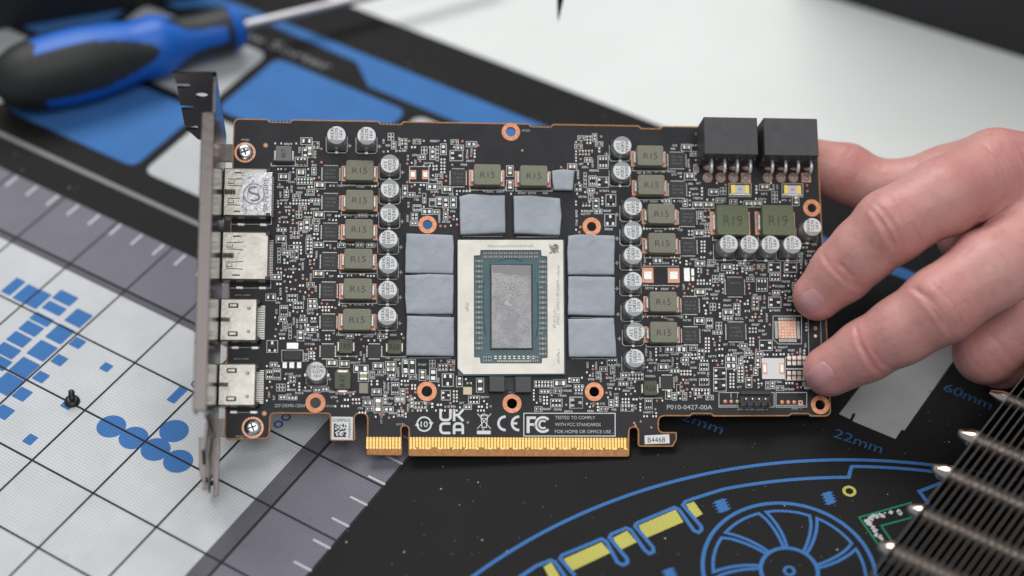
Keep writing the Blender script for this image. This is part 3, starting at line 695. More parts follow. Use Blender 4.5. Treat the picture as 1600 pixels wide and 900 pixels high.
L1 = lambda x, y: (340 + x / 5.293, 170 + y / 5.293); L2 = lambda x, y: (340 + x / 5.293, 330 + y / 5.293); L3 = lambda x, y: (340 + x / 4.287, 490 + y / 4.287)
L4 = lambda x, y: (620 + x / 5.293, 170 + y / 5.293); L6 = lambda x, y: (620 + x / 4.444, 540 + y / 4.444); L7 = lambda x, y: (890 + x / 5.293, 170 + y / 5.293); L8 = lambda x, y: (890 + x / 5.293, 330 + y / 5.293)
L9 = lambda x, y: (890 + x / 4.09, 490 + y / 4.09); LA = lambda x, y: (1080 + x / 5.296, 170 + y / 5.296); LB = lambda x, y: (1080 + x / 5.296, 330 + y / 5.296); LC = lambda x, y: (1080 + x / 4.5, 480 + y / 4.5)
# ceramic capacitors and resistors that show one by one (photo positions)
for p, w_, h_, vt, k in [(L1(545, 565), 11, 6, 0, 'ceramic_tan'), (L1(690, 530), 10, 7, 0, 'ceramic_tan'), (L1(845, 635), 12, 6, 0, 'ceramic_tan'), (L1(838, 880), 12, 6, 0, 'ceramic_tan'), (L1(735, 268), 13, 6, 0, 'resistor_body'),
                         (L1(762, 355), 13, 6, 1, 'ceramic_tan'), (L1(725, 365), 12, 5, 1, 'resistor_body'), (L2(525, 232), 11, 6, 0, 'ceramic_grey'), (L2(835, 520), 12, 6, 0, 'ceramic_tan'), (L2(440, 712), 11, 6, 0, 'resistor_body'),
                         (L3(555, 148), 12, 6, 1, 'ceramic_grey'), (L3(765, 333), 12, 6, 0, 'ceramic_tan'), (L3(848, 338), 11, 6, 0, 'ceramic_tan'), (L3(960, 370), 18, 7, 0, 'resistor_body'), (L3(1075, 352), 12, 6, 0, 'ceramic_tan'),
                         (L3(1160, 342), 12, 5, 0, 'ceramic_tan'), (L3(1160, 378), 12, 5, 0, 'ceramic_tan'), (L3(1258, 350), 17, 6, 1, 'resistor_body'), (L3(965, 420), 12, 6, 1, 'ceramic_tan'), (L3(990, 420), 12, 6, 1, 'ceramic_tan'),
                         (L3(1005, 600), 10, 5, 0, 'ceramic_grey'), (L3(1065, 525), 10, 5, 0, 'ceramic_grey'), (L4(418, 670), 12, 6, 0, 'ceramic_tan'), (L4(935, 515), 12, 6, 1, 'ceramic_tan'), (L4(935, 635), 12, 6, 1, 'ceramic_tan'),
                         (L4(1450, 482), 10, 6, 0, 'ceramic_tan'), (L4(352, 770), 11, 6, 1, 'ceramic_grey'), (L6(178, 205), 12, 6, 1, 'ceramic_tan'), (L6(62, 148), 19, 6, 1, 'resistor_body'), (L6(107, 148), 19, 6, 1, 'resistor_body'),
                         (L6(1132, 263), 15, 7, 0, 'ceramic_grey'), (L6(435, 250), 12, 5, 1, 'ceramic_grey'), (L6(578, 275), 17, 7, 1, 'resistor_body'), (L7(965, 322), 11, 6, 0, 'ceramic_grey'), (L7(990, 560), 11, 6, 0, 'ceramic_grey'),
                         (L7(1060, 798), 12, 5, 0, 'ceramic_tan'), (L7(1148, 798), 12, 5, 0, 'ceramic_tan'), (L7(1190, 690), 11, 5, 0, 'ceramic_grey'), (L7(218, 785), 12, 5, 1, 'resistor_body'), (L8(1068, 185), 11, 6, 0, 'ceramic_grey'),
                         (L8(1078, 672), 12, 6, 0, 'ceramic_tan'), (L8(1300, 465), 12, 6, 0, 'ceramic_grey'), (L8(1310, 838), 12, 6, 0, 'ceramic_grey'), (L9(597, 343), 11, 6, 0, 'ceramic_grey'), (L9(828, 48), 11, 6, 0, 'ceramic_grey'),
                         (L9(632, 513), 12, 5, 1, 'ceramic_tan'), (LA(605, 650), 11, 5, 0, 'ceramic_tan'), (LA(475, 788), 11, 5, 0, 'ceramic_tan'), (LA(545, 788), 11, 5, 0, 'ceramic_tan'), (LA(865, 760), 11, 6, 1, 'ceramic_grey'), (LC(405, 530), 11, 5, 1, 'resistor_body'),
                         (L3(1075, 615), 19, 8, 1, 'ceramic_tan')]:
    chipcomp(*p, w_, h_, bool(vt), k)
for p, w_, h_, vt in [(L2(738, 115), 15, 6, 1), (L2(690, 125), 11, 5, 1), (L2(838, 278), 12, 5, 0), (L3(620, 108), 13, 6, 0), (L4(385, 335), 14, 6, 1), (L4(295, 375), 14, 5, 1), (L4(68, 678), 14, 5, 1), (L4(292, 645), 14, 6, 0), (L4(250, 850), 13, 6, 0), (L4(405, 775), 14, 6, 1),
                      (L4(468, 775), 14, 6, 1), (L4(520, 322), 9, 5, 0), (L4(618, 293), 13, 5, 0), (L6(252, 205), 17, 8, 1), (L8(1078, 432), 12, 5, 0), (L8(730, 408), 11, 7, 0), (L9(715, 228), 13, 8, 0), (L9(638, 228), 10, 6, 0),
                      (LC(280, 365), 14, 7, 0), (LC(280, 412), 14, 7, 0), (LC(468, 390), 12, 5, 1), (L3(1220, 573), 12, 5, 0), (L3(1145, 642), 12, 5, 0), (L6(25, 372), 11, 6, 0), (L2(490, 545), 11, 5, 0), (L2(783, 745), 11, 5, 0), (L2(785, 785), 12, 5, 0)]:
    padpair(*p, w_, h_, bool(vt))
for a, b, n_, bd in [(L1(642, 400), L1(742, 475), 3, 1), (L2(575, 690), L2(660, 745), 3, 0), (L2(625, 752), L2(710, 805), 3, 0), (L2(515, 780), L2(580, 868), 3, 1), (L3(372, 370), L3(422, 442), 3, 1), (L3(325, 378), L3(370, 438), 3, 0), (L3(1165, 462), L3(1215, 542), 3, 1),
                     (L6(497, 350), L6(573, 403), 3, 0), (L6(1068, 372), L6(1148, 425), 3, 0), (L7(235, 390), L7(320, 492), 3, 0), (L7(160, 555), L7(220, 640), 3, 0), (L9(240, 290), L9(302, 332), 3, 1), (L9(830, 320), L9(888, 362), 3, 0), (L9(830, 416), L9(890, 458), 3, 1),
                     (L9(482, 545), L9(528, 610), 3, 1), (L9(872, 30), L9(914, 92), 3, 0), (LB(540, 555), LB(630, 662), 3, 1), (LB(650, 515), LB(738, 575), 3, 0), (L4(270, 742), L4(318, 810), 3, 1), (L4(135, 795), L4(200, 845), 3, 0)]:
    small_ic(a[0], b[0], a[1], b[1], bool(bd), n_)
for a, b, sd, bd in [(L4(440, 345), L4(545, 430), 'r', 0), (L6(315, 195), L6(392, 283), 'd', 0), (L6(1203, 357), L6(1290, 435), 'r', 0), (L7(228, 565), L7(322, 650), 'r', 1), (L7(300, 710), L7(382, 805), 'u', 1), (L8(290, 25), L8(382, 122), 'u', 0), (LB(638, 425), LB(738, 505), 'r', 0),
                     (LB(770, 425), LB(872, 505), 'r', 0), (LB(640, 710), LB(742, 798), 'r', 0), (LC(480, 232), LC(570, 305), 'l', 0), (LC(158, 425), LC(246, 502), 'r', 1), (LC(158, 508), LC(246, 590), 'r', 1), (L3(330, 180), L3(402, 260), 'u', 1), (L9(0, 535), L9(83, 605), 'r', 0), (L6(310, 312), L6(372, 378), 'r', 0)]:
    sot(a[0], b[0], a[1], b[1], sd, bool(bd))
# regulator with a wide tab
a, b = L3(430, 245), L3(572, 320); s_rect(a[0], b[0], a[1], b[1]); cx_, cy_, w_, d_ = px_rect(a[0] + 1.5, b[0] - 1.5, a[1] + 1.5, b[1] - 1.5, 1.4)
o = MB().prism(rrect(-w_ / 2, w_ / 2, -d_ / 2, d_ / 2, .15, 2), 0.1, 1.5, 0.2).build('regulator', 'chip_black', card); o.location = (cx_ * MM, cy_ * MM, 0)
for x, y, ww, hh in ((502, 217, 78, 42), (450, 346, 30, 42), (497, 346, 34, 42), (546, 346, 30, 42)):
    u, v = B(*L3(x, y)); q = MB(); q.prism([(-ww / 40.7, -hh / 40.7), (ww / 40.7, -hh / 40.7), (ww / 40.7, hh / 40.7), (-ww / 40.7, hh / 40.7)], 0.04, 0.3, 0.1); l = q.build('lead', 'solder', o); l.location = ((u - cx_) * MM, (v - cy_) * MM, 0)
block(a[0], b[0], a[1] - 14, b[1] + 16)
# empty inductor lands
for (x0, x1, y0, y1) in [(*[L8(600, 0)[0], L8(693, 0)[0]], L8(0, 468)[1], L8(0, 592)[1]), (L8(812, 0)[0], L8(908, 0)[0], L8(0, 470)[1], L8(0, 592)[1]), (L4(108, 0)[0], L4(160, 0)[0], L4(0, 508)[1], L4(0, 582)[1]), (L4(210, 0)[0], L4(262, 0)[0], L4(0, 508)[1], L4(0, 582)[1])]:
    u, v, w_, d_ = px_rect(x0, x1, y0, y1); q = MB(); q.box(-w_ / 2, w_ / 2, -d_ / 2, d_ / 2, 0.02, 0.06); o = q.build('copper_land', 'copper_bare', card); o.location = (u * MM, v * MM, 0)
    q = MB(); q.prism(rrect(-w_ * .38, w_ * .38, -d_ * .3, d_ * .28, .3, 3), 0.06, 0.22, 0.14); q.build('solder_blob', 'solder', o); block(x0, x1, y0, y1, 2)
s_rect(*[L4(105, 0)[0], L4(265, 0)[0]], L4(0, 478)[1], L4(0, 610)[1]); block(L4(160, 0)[0], L4(210, 0)[0], L4(0, 500)[1], L4(0, 590)[1])
s_line([L8(600, 455), L8(905, 455)]); s_line([L8(600, 615), L8(905, 615)]); block(L8(693, 0)[0], L8(812, 0)[0], L8(0, 455)[1], L8(0, 615)[1])
for (x0, x1, y0, y1) in ((945, 995, 470, 580), (1005, 1030, 475, 535), (1008, 1030, 543, 578)):
    a, b = L8(x0, y0), L8(x1, y1); u, v, w_, d_ = px_rect(a[0], b[0], a[1], b[1]); o = MB().prism([(-w_ / 2, -d_ / 2), (w_ / 2, -d_ / 2), (w_ / 2, d_ / 2), (-w_ / 2, d_ / 2)], 0.03, 0.15, .06).build('copper_land', 'solder', card); o.location = (u * MM, v * MM, 0); block(a[0], b[0], a[1], b[1])
# bare land pattern of a missing controller
a, b = LC(613, 98), LC(738, 220); u, v, w_, d_ = px_rect(a[0], b[0], a[1], b[1]); o = MB().box(-w_ / 2, w_ / 2, -d_ / 2, d_ / 2, 0.02, 0.06).build('copper_land', 'copper_bare', card); o.location = (u * MM, v * MM, 0)
q = MB()
for i in range(6):
    for j in range(6):
        if (i * 7 + j * 3) % 8: x = (-.42 + .168 * i) * w_; y = (-.42 + .168 * j) * d_; q.prism([(x - .28, y - .28), (x + .28, y - .28), (x + .28, y + .28), (x - .28, y + .28)], 0.06, 0.12, .04)
q.build('solder_dots', 'pad_tin', o); q = MB()
for i in range(16):
    t = -.47 + .94 * i / 15
    for s in (-1, 1):
        q.box(t * w_ - .09, t * w_ + .09, s * d_ * .62 - .5, s * d_ * .62 + .5, .035, .09); q.box(s * w_ * .62 - .5, s * w_ * .62 + .5, t * d_ - .09, t * d_ + .09, .035, .09)
q.build('pin_lands', 'pad_tin', o)
s_line([LC(575, 62), LC(775, 62), LC(775, 258), LC(612, 258), LC(575, 222), LC(575, 62)]); block(LC(572, 0)[0], LC(780, 0)[0], LC(0, 60)[1], LC(0, 262)[1])
# white printed patch with two lands
a, b = LC(497, 358), LC(656, 505); u, v, w_, d_ = px_rect(a[0], b[0], a[1], b[1]); o = MB().box(-w_ / 2, w_ / 2, -d_ / 2, d_ / 2, 0.02, 0.05).build('white_patch', 'label_white', card); o.location = (u * MM, v * MM, 0); block(a[0], b[0], a[1], b[1])
for s in (-1, 1):
    x = s * w_ * .38; MB().box(x - w_ * .115, x + w_ * .115, -d_ * .27, d_ * .27, 0.05, 0.08).build('copper_land', 'copper_bare', o); MB().prism([(x - w_ * .08, -d_ * .2), (x + w_ * .08, -d_ * .2), (x + w_ * .08, d_ * .2), (x - w_ * .08, d_ * .2)], 0.08, .2, .1).build('solder_blob', 'solder', o)
for i in range(4):
    for j in range(2):
        x, y = LC(688 + 36 * i, 375 + 107 * j); 
        for s in (-1, 1): pad(x, y + s * 4.6, 6, 5.4); pad(x, y + s * 1.2, 6, 1.3, coppers)
s_rect(*[LC(662, 0)[0], 1262], LC(0, 355)[1], LC(0, 512)[1]); s_line([LC(662, 434), (1262, LC(0, 434)[1])], 2); block(LC(660, 0)[0], 1262, LC(0, 352)[1], LC(0, 514)[1])
# ---- GPU package
LG = lambda x, y: (700 + x / 3.75, 360 + y / 3.75)
def gp(x, y, w): return B(*LG(x, y), w)
o_gpu = MB().prism([gp(*p, 1.4) for p in [(57, 853), (688, 847), (683, 54), (56, 54)]], 0.2, 1.35, 0.05).build('gpu_package', 'substrate', card)
outer = [gp(*p, 2.0) for p in [(92, 843), (680, 839), (674, 56), (57, 56), (57, 808)]]
innr = [gp(*p, 2.0) for p in [(190, 115), (545, 115), (548, 150), (582, 152), (584, 748), (551, 750), (551, 780), (190, 780), (187, 745), (152, 745), (151, 147), (187, 146)]]
curve_mesh('stiffener_frame', [rounded(outer, 0.4, 3), rounded(innr, 0.35, 3)], 1.36, 2.1, 'stiffener', o_gpu)
dp = [gp(*p, 2.2) for p in [(256, 690), (488, 688), (486, 204), (255, 206)]]
dc = np.mean(dp, 0)
MB().prism([tuple(dc + (np.array(p) - dc) * (1.08, 1.035)) for p in dp], 1.36, 1.75, 0.2).build('underfill_bead', 'die_side', o_gpu)
die = MB().prism(dp, 1.75, 2.2, 0.0).build('die', 'die_side', o_gpu)
dt = [tuple(dc + (np.array(p) - dc) * (0.985, 0.992)) for p in dp]
x0, x1 = min(p[0] for p in dt), max(p[0] for p in dt); y0, y1 = min(p[1] for p in dt), max(p[1] for p in dt)
# paste residue: a thin uneven skin
q = MB(); NX, NY = 26, 54
zz = np.random.rand(NY + 1, NX + 1) * 0.06
q.add([(x0 + (x1 - x0) * i / NX, y0 + (y1 - y0) * j / NY, 2.22 + zz[j, i]) for j in range(NY + 1) for i in range(NX + 1)],
      [(j * (NX + 1) + i, j * (NX + 1) + i + 1, (j + 1) * (NX + 1) + i + 1, (j + 1) * (NX + 1) + i) for j in range(NY) for i in range(NX)])
q.build('paste_residue', 'die_paste', o_gpu, True)
P = [gp(*p, 2.2) for p in [(262, 208), (482, 208), (482, 262), (440, 266), (400, 255), (350, 262), (300, 245), (272, 250), (262, 240)]]
MB().flat(P[::-1], 2.3).build('paste_film', 'die_film', o_gpu)
P = [gp(*p, 2.2) for p in [(330, 425), (348, 405), (356, 415), (362, 432), (385, 436), (368, 446), (352, 440), (330, 434)]]
MB().flat(P[::-1], 2.31).build('paste_spot', 'die_spot', o_gpu)
# clear underfill bulges round the die
for pts in ([(215, 260), (207, 330), (206, 450), (212, 560), (222, 620)], [(513, 280), (526, 330), (528, 450), (526, 570), (514, 635)], [(292, 182), (330, 168), (368, 163), (405, 168), (437, 182)]):
    MB().tube([(*gp(*p, 1.4), 1.36) for p in pts], [0.08, 0.16, 0.18, 0.16, 0.08], 8).build('underfill_rim', 'underfill', o_gpu, True)
dcap = MB(); dcap.box(-.5, .5, -.36, .36, 0, .28); 
for s in (-1, 1): dcap.box(s * .42 - .13, s * .42 + .13, -.37, .37, -.01, .3, 1)
dce = dcap.mesh('substrate_capacitor', ['mlcc', 'mlcc_end'])
def dk(x, y, r=0.0): u, v = gp(x, y, 1.5); link('substrate_capacitor', dce, o_gpu, loc=(u, v, 1.36), rz=r)
for i in range(11):
    dk(218 + 29.7 * i, 134); dk(218 + 29.7 * i, 155)
for j in range(18):
    y = 181 + 30 * j
    if j not in (5, 15): dk(172, y)
    dk(191, y if y < 700 else 690)
for j in range(19):
    y = 184 + 30 * j
    if j not in (5, 14): dk(565, y)
    dk(545, y)
for i in (0, 1, 10, 11):
    x = 217 + 28 * i - (6 if i > 5 else 0)
    if x < 560: dk(x, 743); dk(x, 763)
tc = MB()
for i in range(9):
    for j in range(2): u, v = gp(278 + 27.5 * i, 738 + 12 * j, 1.4); tc.box(u - .4, u + .4, v - .16, v + .16, 1.36, 1.5)
tc.build('substrate_resistors', 'pad_tin', o_gpu)
tc = MB()
for i in range(20): u, v = gp(292 + 10 * i, 765, 1.4); tc.box(u - .16, u + .16, v - .3, v + .3, 1.36, 1.42)
tc.build('substrate_test_pads', 'crystal', o_gpu)
q = MB()
for i in range(8):
    for j in range(8):
        if random.random() < .55: u, v = gp(598 + 6.5 * i, 86 + 6.5 * j, 2.1); q.rect(u - .35, u + .35, v - .35, v + .35, 2.13)
for (xa, ya, n_) in ((643, 210, 46), (623, 455, 16), (112, 425, 7), (645, 700, 11)):
    for k in range(n_):
        if random.random() < .8: u, v = gp(xa + random.uniform(-3, 3), ya + 7.6 * k, 2.1); q.rect(u - .5 * random.random() - .1, u + .5, v - .12, v + .14, 2.13)
for k in range(30): u, v = gp(235 + 9 * k, 90, 2.1); q.rect(u - .15, u + .15, v - .5, v + .5 * random.random(), 2.13)
q.build('etched_marking', 'frame_print', o_gpu)
block(712, 886, 370, 590, 0)
# ---- memory chips under the thermal pads, and the pads themselves
PADS = [([(719.5, 366), (718, 307), (733, 303.5), (789, 305), (790, 363)], 'grey thermal pad above the GPU package, left of the pair'),
        ([(803.5, 364), (803, 306), (828, 305), (875.4, 309.5), (877, 338), (875.5, 367)], 'grey thermal pad above the GPU package, right of the pair'),
        ([(632.8, 425.8), (633.5, 395), (635.3, 364.5), (708, 367), (709.4, 381), (708, 427)], 'grey thermal pad left of the GPU package, top of three'),
        ([(635, 489.7), (633, 460), (633, 429.6), (671, 427.5), (709, 429), (708, 490.5)], 'grey thermal pad left of the GPU package, middle of three'),
        ([(634.8, 554.8), (635.8, 493), (709.4, 495.6), (709.4, 556)], 'grey thermal pad left of the GPU package, bottom of three'),
        ([(888, 428.4), (886.5, 395), (887.8, 368), (906, 366), (961, 368), (959.8, 428.4)], 'grey thermal pad with a round dent right of the GPU package, top of three'),
        ([(888, 491), (888, 431.4), (961, 432.7), (960.3, 493)], 'grey thermal pad right of the GPU package, middle of three'),
        ([(889.5, 557.4), (888, 498), (959.8, 496.6), (963.6, 557.4)], 'grey thermal pad right of the GPU package, bottom of three'),
        ([(865.6, 296.3), (863.5, 285), (862.8, 266.4), (879.8, 264), (897.8, 266.4), (896.5, 280), (895, 296.6)], 'small grey thermal pad beside the upper right R15 inductor')]
for k, (pp, lab) in enumerate(PADS):
    zb, zt = (1.15, 2.6) if k < 8 else (0.9, 2.2)
    P = [np.array(B(*p, zt)) for p in pp][::-1]
    P = P if sum(P[i][0] * P[(i + 1) % len(P)][1] - P[(i + 1) % len(P)][0] * P[i][1] for i in range(len(P))) > 0 else P[::-1]
    c = np.mean(P, 0); lo = np.min(P, 0); hi = np.max(P, 0)
    if k < 8:
        MB().prism(rrect(lo[0] + .35, hi[0] - .35, lo[1] + .2, hi[1] - .35, .1, 2), 0.3, 1.1, 0.05).build('memory_chip', 'chip_black', card)
        s_line([tuple(a) for a in ((min(p[0] for p in pp) + 4, max(p[1] for p in pp) + 3.2), (max(p[0] for p in pp) - 4, max(p[1] for p in pp) + 3.2))], 1.0)
    else: MB().prism(rrect(lo[0] + .3, hi[0] - .3, lo[1] + .3, hi[1] - .3, .1, 2), 0.1, 0.85, 0.05).build('chip', 'chip_black', card)
    # soft slab: edge points resampled and jittered, slightly sagging top
    E = []
    for i in range(len(P)):
        a, b = P[i], P[(i + 1) % len(P)]; n_ = max(2, int(np.linalg.norm(b - a) / 1.1))
        for t in range(n_): E.append(a + (b - a) * t / n_)
    E = np.array(E)
    n_ = len(E); jit = np.random.randn(n_) * 0.05; jit = (jit + np.roll(jit, 1) + np.roll(jit, -1)) / 2
    E = E + ((E - c) / np.linalg.norm(E - c, axis=1)[:, None]) * jit[:, None]
    vs = []; fs_ = []; rings = [(1.0, zb, 0), (1.0, zt - 0.35, 0), (0.985, zt - 0.1, 0), (0.95, zt, 0), (0.75, zt, 1), (0.45, zt, 1), (0.2, zt, 1)]
    for s, z, w_ in rings:
        for p in E:
            r_ = c + (p - c) * s; vs.append((r_[0], r_[1], z + (0.06 * math.sin(r_[0] * 1.1 + k * 2) * math.cos(r_[1] * .9 + k) if z > zt - .2 else 0)))
    for r_ in range(len(rings) - 1):
        for i in range(n_): j = (i + 1) % n_; fs_.append((r_ * n_ + i, r_ * n_ + j, (r_ + 1) * n_ + j, (r_ + 1) * n_ + i))
    fs_.append(tuple(range((len(rings) - 1) * n_, len(rings) * n_))); fs_.append(tuple(reversed(range(n_))))
    tp = MB().add(vs, fs_); o = thing('thermal_pad', lab, 'thermal pad', M_BRD.copy(), 'grey thermal pads on the board', tp.mesh('thermal_pad', 'thermal_pad', True, 50))
    if k == 5:
        q = MB(); u, v = B(920.5, 373, zt); q.lathe([(1.75, 0), (1.45, .09), (1.15, .0)], 24, Matrix.Translation((u, v, zt + .02)), cap0=False, cap1=False)
        q.lathe([(.8, 0), (.6, .05), (.4, 0)], 16, Matrix.Translation((u, v, zt + .02)), cap0=False, cap1=False); q.build('dent_rim', 'thermal_pad', o, True)
    block(min(p[0] for p in pp), max(p[0] for p in pp), min(p[1] for p in pp), max(p[1] for p in pp) + 4, 1)
# ---- display ports
def shell(name, x0, x1, y0, y1, h, kind):
    cx_, cy_, w_, d_ = px_rect(x0, x1, y0, y1, h); q = MB()
    ul = -59.6; xr = cx_ + w_ / 2; cu = (ul + xr) / 2; hw = (xr - ul) / 2
    q.prism(rrect(-hw, hw, -d_ / 2, d_ / 2, .5, 3), 0.05, h, 0.45); o = q.build(name, 'port_shell', card, True, 40); o.location = (cu * MM, cy_ * MM, 0)
    return o, hw, d_, h
def slotbox(o, xa, xb, ya, yb, h, m_='plastic_black'): MB().box(xa, xb, ya, yb, h - .02, h + 0.025).build('slot', m_, o)
for (x0, x1, y0, y1, foil) in ((357, 421, 262.5, 338, True), (355, 420, 361.5, 437.6, False)):
    o, hw, d_, h = shell('display_port', x0, x1, y0, y1, 5.8, 'dp')
    for s in (-1, 1):
        slotbox(o, -hw * .52, -hw * .2, s * d_ * .40 - .22, s * d_ * .40 + .22, h)
        for e in (-1, 1):
            y = s * d_ * .2 + e * .95; MB().ribbon([(-hw * .78, y + e * .15), (-hw * .55, y + e * .1), (-hw * .08, y + e * .35)], .26, h + .03).build('spring_slit', 'plastic_black', o)
        MB().prism(rrect(-hw * .78, -hw * .52, s * d_ * .2 - .55, s * d_ * .2 + .55, .2, 3), h, h + .3, .2).build('spring_tongue', 'port_shell', o, True, 40)
    for s in (-1, 1): MB().prism(rrect(hw - 1.1, hw + .5, s * d_ * .46 - .75, s * d_ * .46 + .75, .2, 2), .05, h + .15, .2).build('latch_block', 'plastic_black', o)
    q = MB()
    for k in range(24): y = -d_ * .4 + d_ * .8 * k / 23; q.box(hw - .1, hw + 1.1, y - .1, y + .1, .05, .3)
    q.build('pins', 'pad_tin', o)
    for xx in (-hw * .25, hw * .72): MB().prism(rrect(xx - 1.3, xx + 1.3, -d_ / 2 - 1.9, -d_ / 2 - .75, .5, 4), .03, .35, .25).build('ground_tab', 'solder', o, True, 40)
    q = MB(); 
    for k in range(7): q.lathe([(.75, 0), (1.0, .18), (.75, .36)], 12, Matrix.Translation((-hw * .92 + .5 * k, 0, h + .1)) @ Matrix.Rotation(math.pi / 2, 4, 'Y'))
    q.build('thread', 'screw_dark', o, True)
    if foil:
        P = [B(*p, h + .05) for p in [(374.5, 333), (423.5, 336.5), (425.5, 269), (378, 272.5)]]; c_ = o.location / MM
        P = [(p[0] - c_[0], p[1] - c_[1]) for p in P]; q = MB(); N = 14
        vs = [tuple((np.array(P[0]) * (1 - a) * (1 - b) + np.array(P[1]) * a * (1 - b) + np.array(P[2]) * a * b + np.array(P[3]) * (1 - a) * b)) + (h + .06 + .05 * random.random(),) for b in np.linspace(0, 1, N) for a in np.linspace(0, 1, N)]
        q.add(vs, [(j * N + i, j * N + i + 1, (j + 1) * N + i + 1, (j + 1) * N + i) for j in range(N - 1) for i in range(N - 1)]); st = q.build('foil_sticker', 'foil', o, True)
        q = MB(); m0 = B(397, 303, h); cu, cv = m0[0] - c_[0], m0[1] - c_[1]
        put_text(q, 'S', cu, cv, 3.3, 5.2, h + .15, .35)                # round emblem: an S in a ring
        q.ribbon(circle(cu, cv, 3.35, 40), .3, h + .15, True); q.build('emblem', 'foil_print', o)
        q = MB(); m0 = B(415.5, 304, h); put_text(q, 'SAPPHIRE', m0[0] - c_[0], m0[1] - c_[1], 11.2, 1.7, h + .16, UP); q.build('lettering', 'foil_print_dark', o)
    block(x0 - 8, x1 + 10, y0 - 4, y1 + 16, 0); s_line([(360, y1 + 12.5), (x1 + 3, y1 + 12.5), (x1 + 3, y0 + 20)], 1.1)
for (x0, x1, y0, y1) in ((349, 402, 466, 533), (347, 400, 567.6, 634.5)):
    o, hw, d_, h = shell('hdmi_port', x0, x1, y0, y1, 5.4, 'hdmi')
    for s in (-1, 1):
        MB().prism(rrect(-hw * .55, -hw * .02, s * d_ * .33 - .8, s * d_ * .33 + .8, .3, 3), h - .01, h + .03).build('slot', 'plastic_black', o)
        MB().prism(rrect(-hw * .5, -hw * .1, s * d_ * .33 - .5, s * d_ * .33 + .5, .25, 3), h + .03, h + .2, .15).build('spring_tongue', 'port_shell', o, True, 40)
        MB().lathe([(.62, 0), (.5, .1), (.4, .03), (0.01, .02)], 14, Matrix.Translation((hw * .55, s * d_ * .27, h + .005)), cap0=False).build('dimple', 'port_shell', o, True)
        MB().lathe([(.9, .05), (.9, h * .7), (.6, h * .9)], 12, Matrix.Translation((hw + .2, s * d_ * .43, 0))).build('latch_post', 'plastic_black', o, True, 40)
    q = MB()
    for k in range(19): y = -d_ * .38 + d_ * .76 * k / 18; q.box(hw, hw + 2.2, y - .16, y + .16, .1, 1.1)
    q.build('pins', 'pad_tin', o)
    for xx in (-hw * .2, hw * .85): MB().prism(rrect(xx - 1.3, xx + 1.3, -d_ / 2 - 1.75, -d_ / 2 - .6, .5, 4), .03, .35, .25).build('ground_tab', 'solder', o, True, 40)
    q = MB()
    for k in range(6): q.lathe([(.6, 0), (.8, .18), (.6, .36)], 12, Matrix.Translation((-hw * .95 + .5 * k, 0, h + .1)) @ Matrix.Rotation(math.pi / 2, 4, 'Y'))
    q.build('thread', 'screw_dark', o, True)
    block(x0 - 8, x1 + 14, y0 - 4, y1 + 14, 0); s_line([(358, y1 + 10), (x1 + 4, y1 + 10)], 1.0)
# ---- bracket
br = MB(); T = 0.9; ub = -60.6
plate = [(-3.2, 5.5), (41, 7.0), (41, 100), (41, 112.2), (-3.2, 105.5)]
br.add([(ub, v, w) for w, v in plate] + [(ub + T, v, w) for w, v in plate], [(0, 1, 2, 3, 4), (9, 8, 7, 6, 5)] + [(i, i + 5, (i + 1) % 5 + 5, (i + 1) % 5) for i in range(5)])
bo = br.build('bracket', 'bracket_metal', card)
br = MB(); br.prism(rounded([(ub - 3.2, 8), (ub + T + .02, 8), (ub + T + .02, 100.5), (ub - 3.2, 100.5)], [1.2, .2, .2, 1.2]), 41.05, 42.0, .25); br.build('lip', 'bracket_metal', bo, True, 40)
br = MB(); br.prism(rounded([(ub - 3.2, 8), (ub - 2.5, 8), (ub - 2.5, 100.5), (ub - 3.2, 100.5)], .2), 34, 41.05); br.build('lip_return', 'bracket_metal', bo)
# top flap with three screw notches, bent away from the card
fl_ = []
n3 = lambda w: [(ub - 11.9 + .0, w - 1.6), (ub - 8.0, w - 1.6), (ub - 7.6, w), (ub - 8.0, w + 1.6), (ub - 11.9, w + 1.6)]
outl = [(ub + T, -3.2), (ub - 6.5, -5.0), (ub - 8.5, -4.2), (ub - 10.6, 1.2)] + n3(4.6) + n3(19.5) + n3(34.5) + [(ub - 12.2, 43), (ub + T, 43)]
hs = [circle(ub - 4.6, 12.5, 1.7, 16), circle(ub - 4.6, 28, 2.1, 18)]
fo = curve_mesh('flap', [outl] + hs, 0, 0.9, 'bracket_metal', bo)
# the flap lies across: its own x is u, its y is w, its normal is v
M = Matrix(((1, 0, 0, 0), (0, 0.149, 0.989, 0.1059), (0, 0.989, -0.149, 0), (0, 0, 0, 1)))
fo.matrix_local = M
for (wa, wb, tip, vt) in ((-2.8, 11, 3.2, -12.6), (16, 30, 22, -13.6)):
    q = MB(); sec = [(wa, 6.2), (wb, 6.2), (wb, -2), (tip + 3, -6), (tip + 2.2, vt), (tip - 1.2, vt), (tip - 2.2, -5), (wa, -1)]; n_ = len(sec)
    q.add([(ub - .5 - (.8 if v < 0 else 0), v, w) for w, v in sec] + [(ub + .4 - (.8 if v < 0 else 0), v, w) for w, v in sec], [tuple(range(n_)), tuple(reversed(range(n_, 2 * n_)))] + [(i, i + n_, (i + 1) % n_ + n_, (i + 1) % n_) for i in range(n_)])
    q.build('slot_tongue', 'bracket_metal', bo)
    MB().lathe([(.01, 0), (.9, .1), (.9, .5), (.5, .8)], 12, Matrix.Translation((ub - .4, vt + 3.2, tip + .4)) @ Matrix.Rotation(math.pi / 2, 4, 'Y')).build('rivet', 'bracket_metal', bo, True)
P = [B(*p, 11) for p in [(311, 684), (344, 684), (344, 700), (341, 774), (334, 777), (333, 745), (329, 742), (327, 767), (318, 762), (311, 735)]]
MB().prism(P[::-1], 10.6, 11.4, .15).build('slot_tongue', 'bracket_metal', bo)
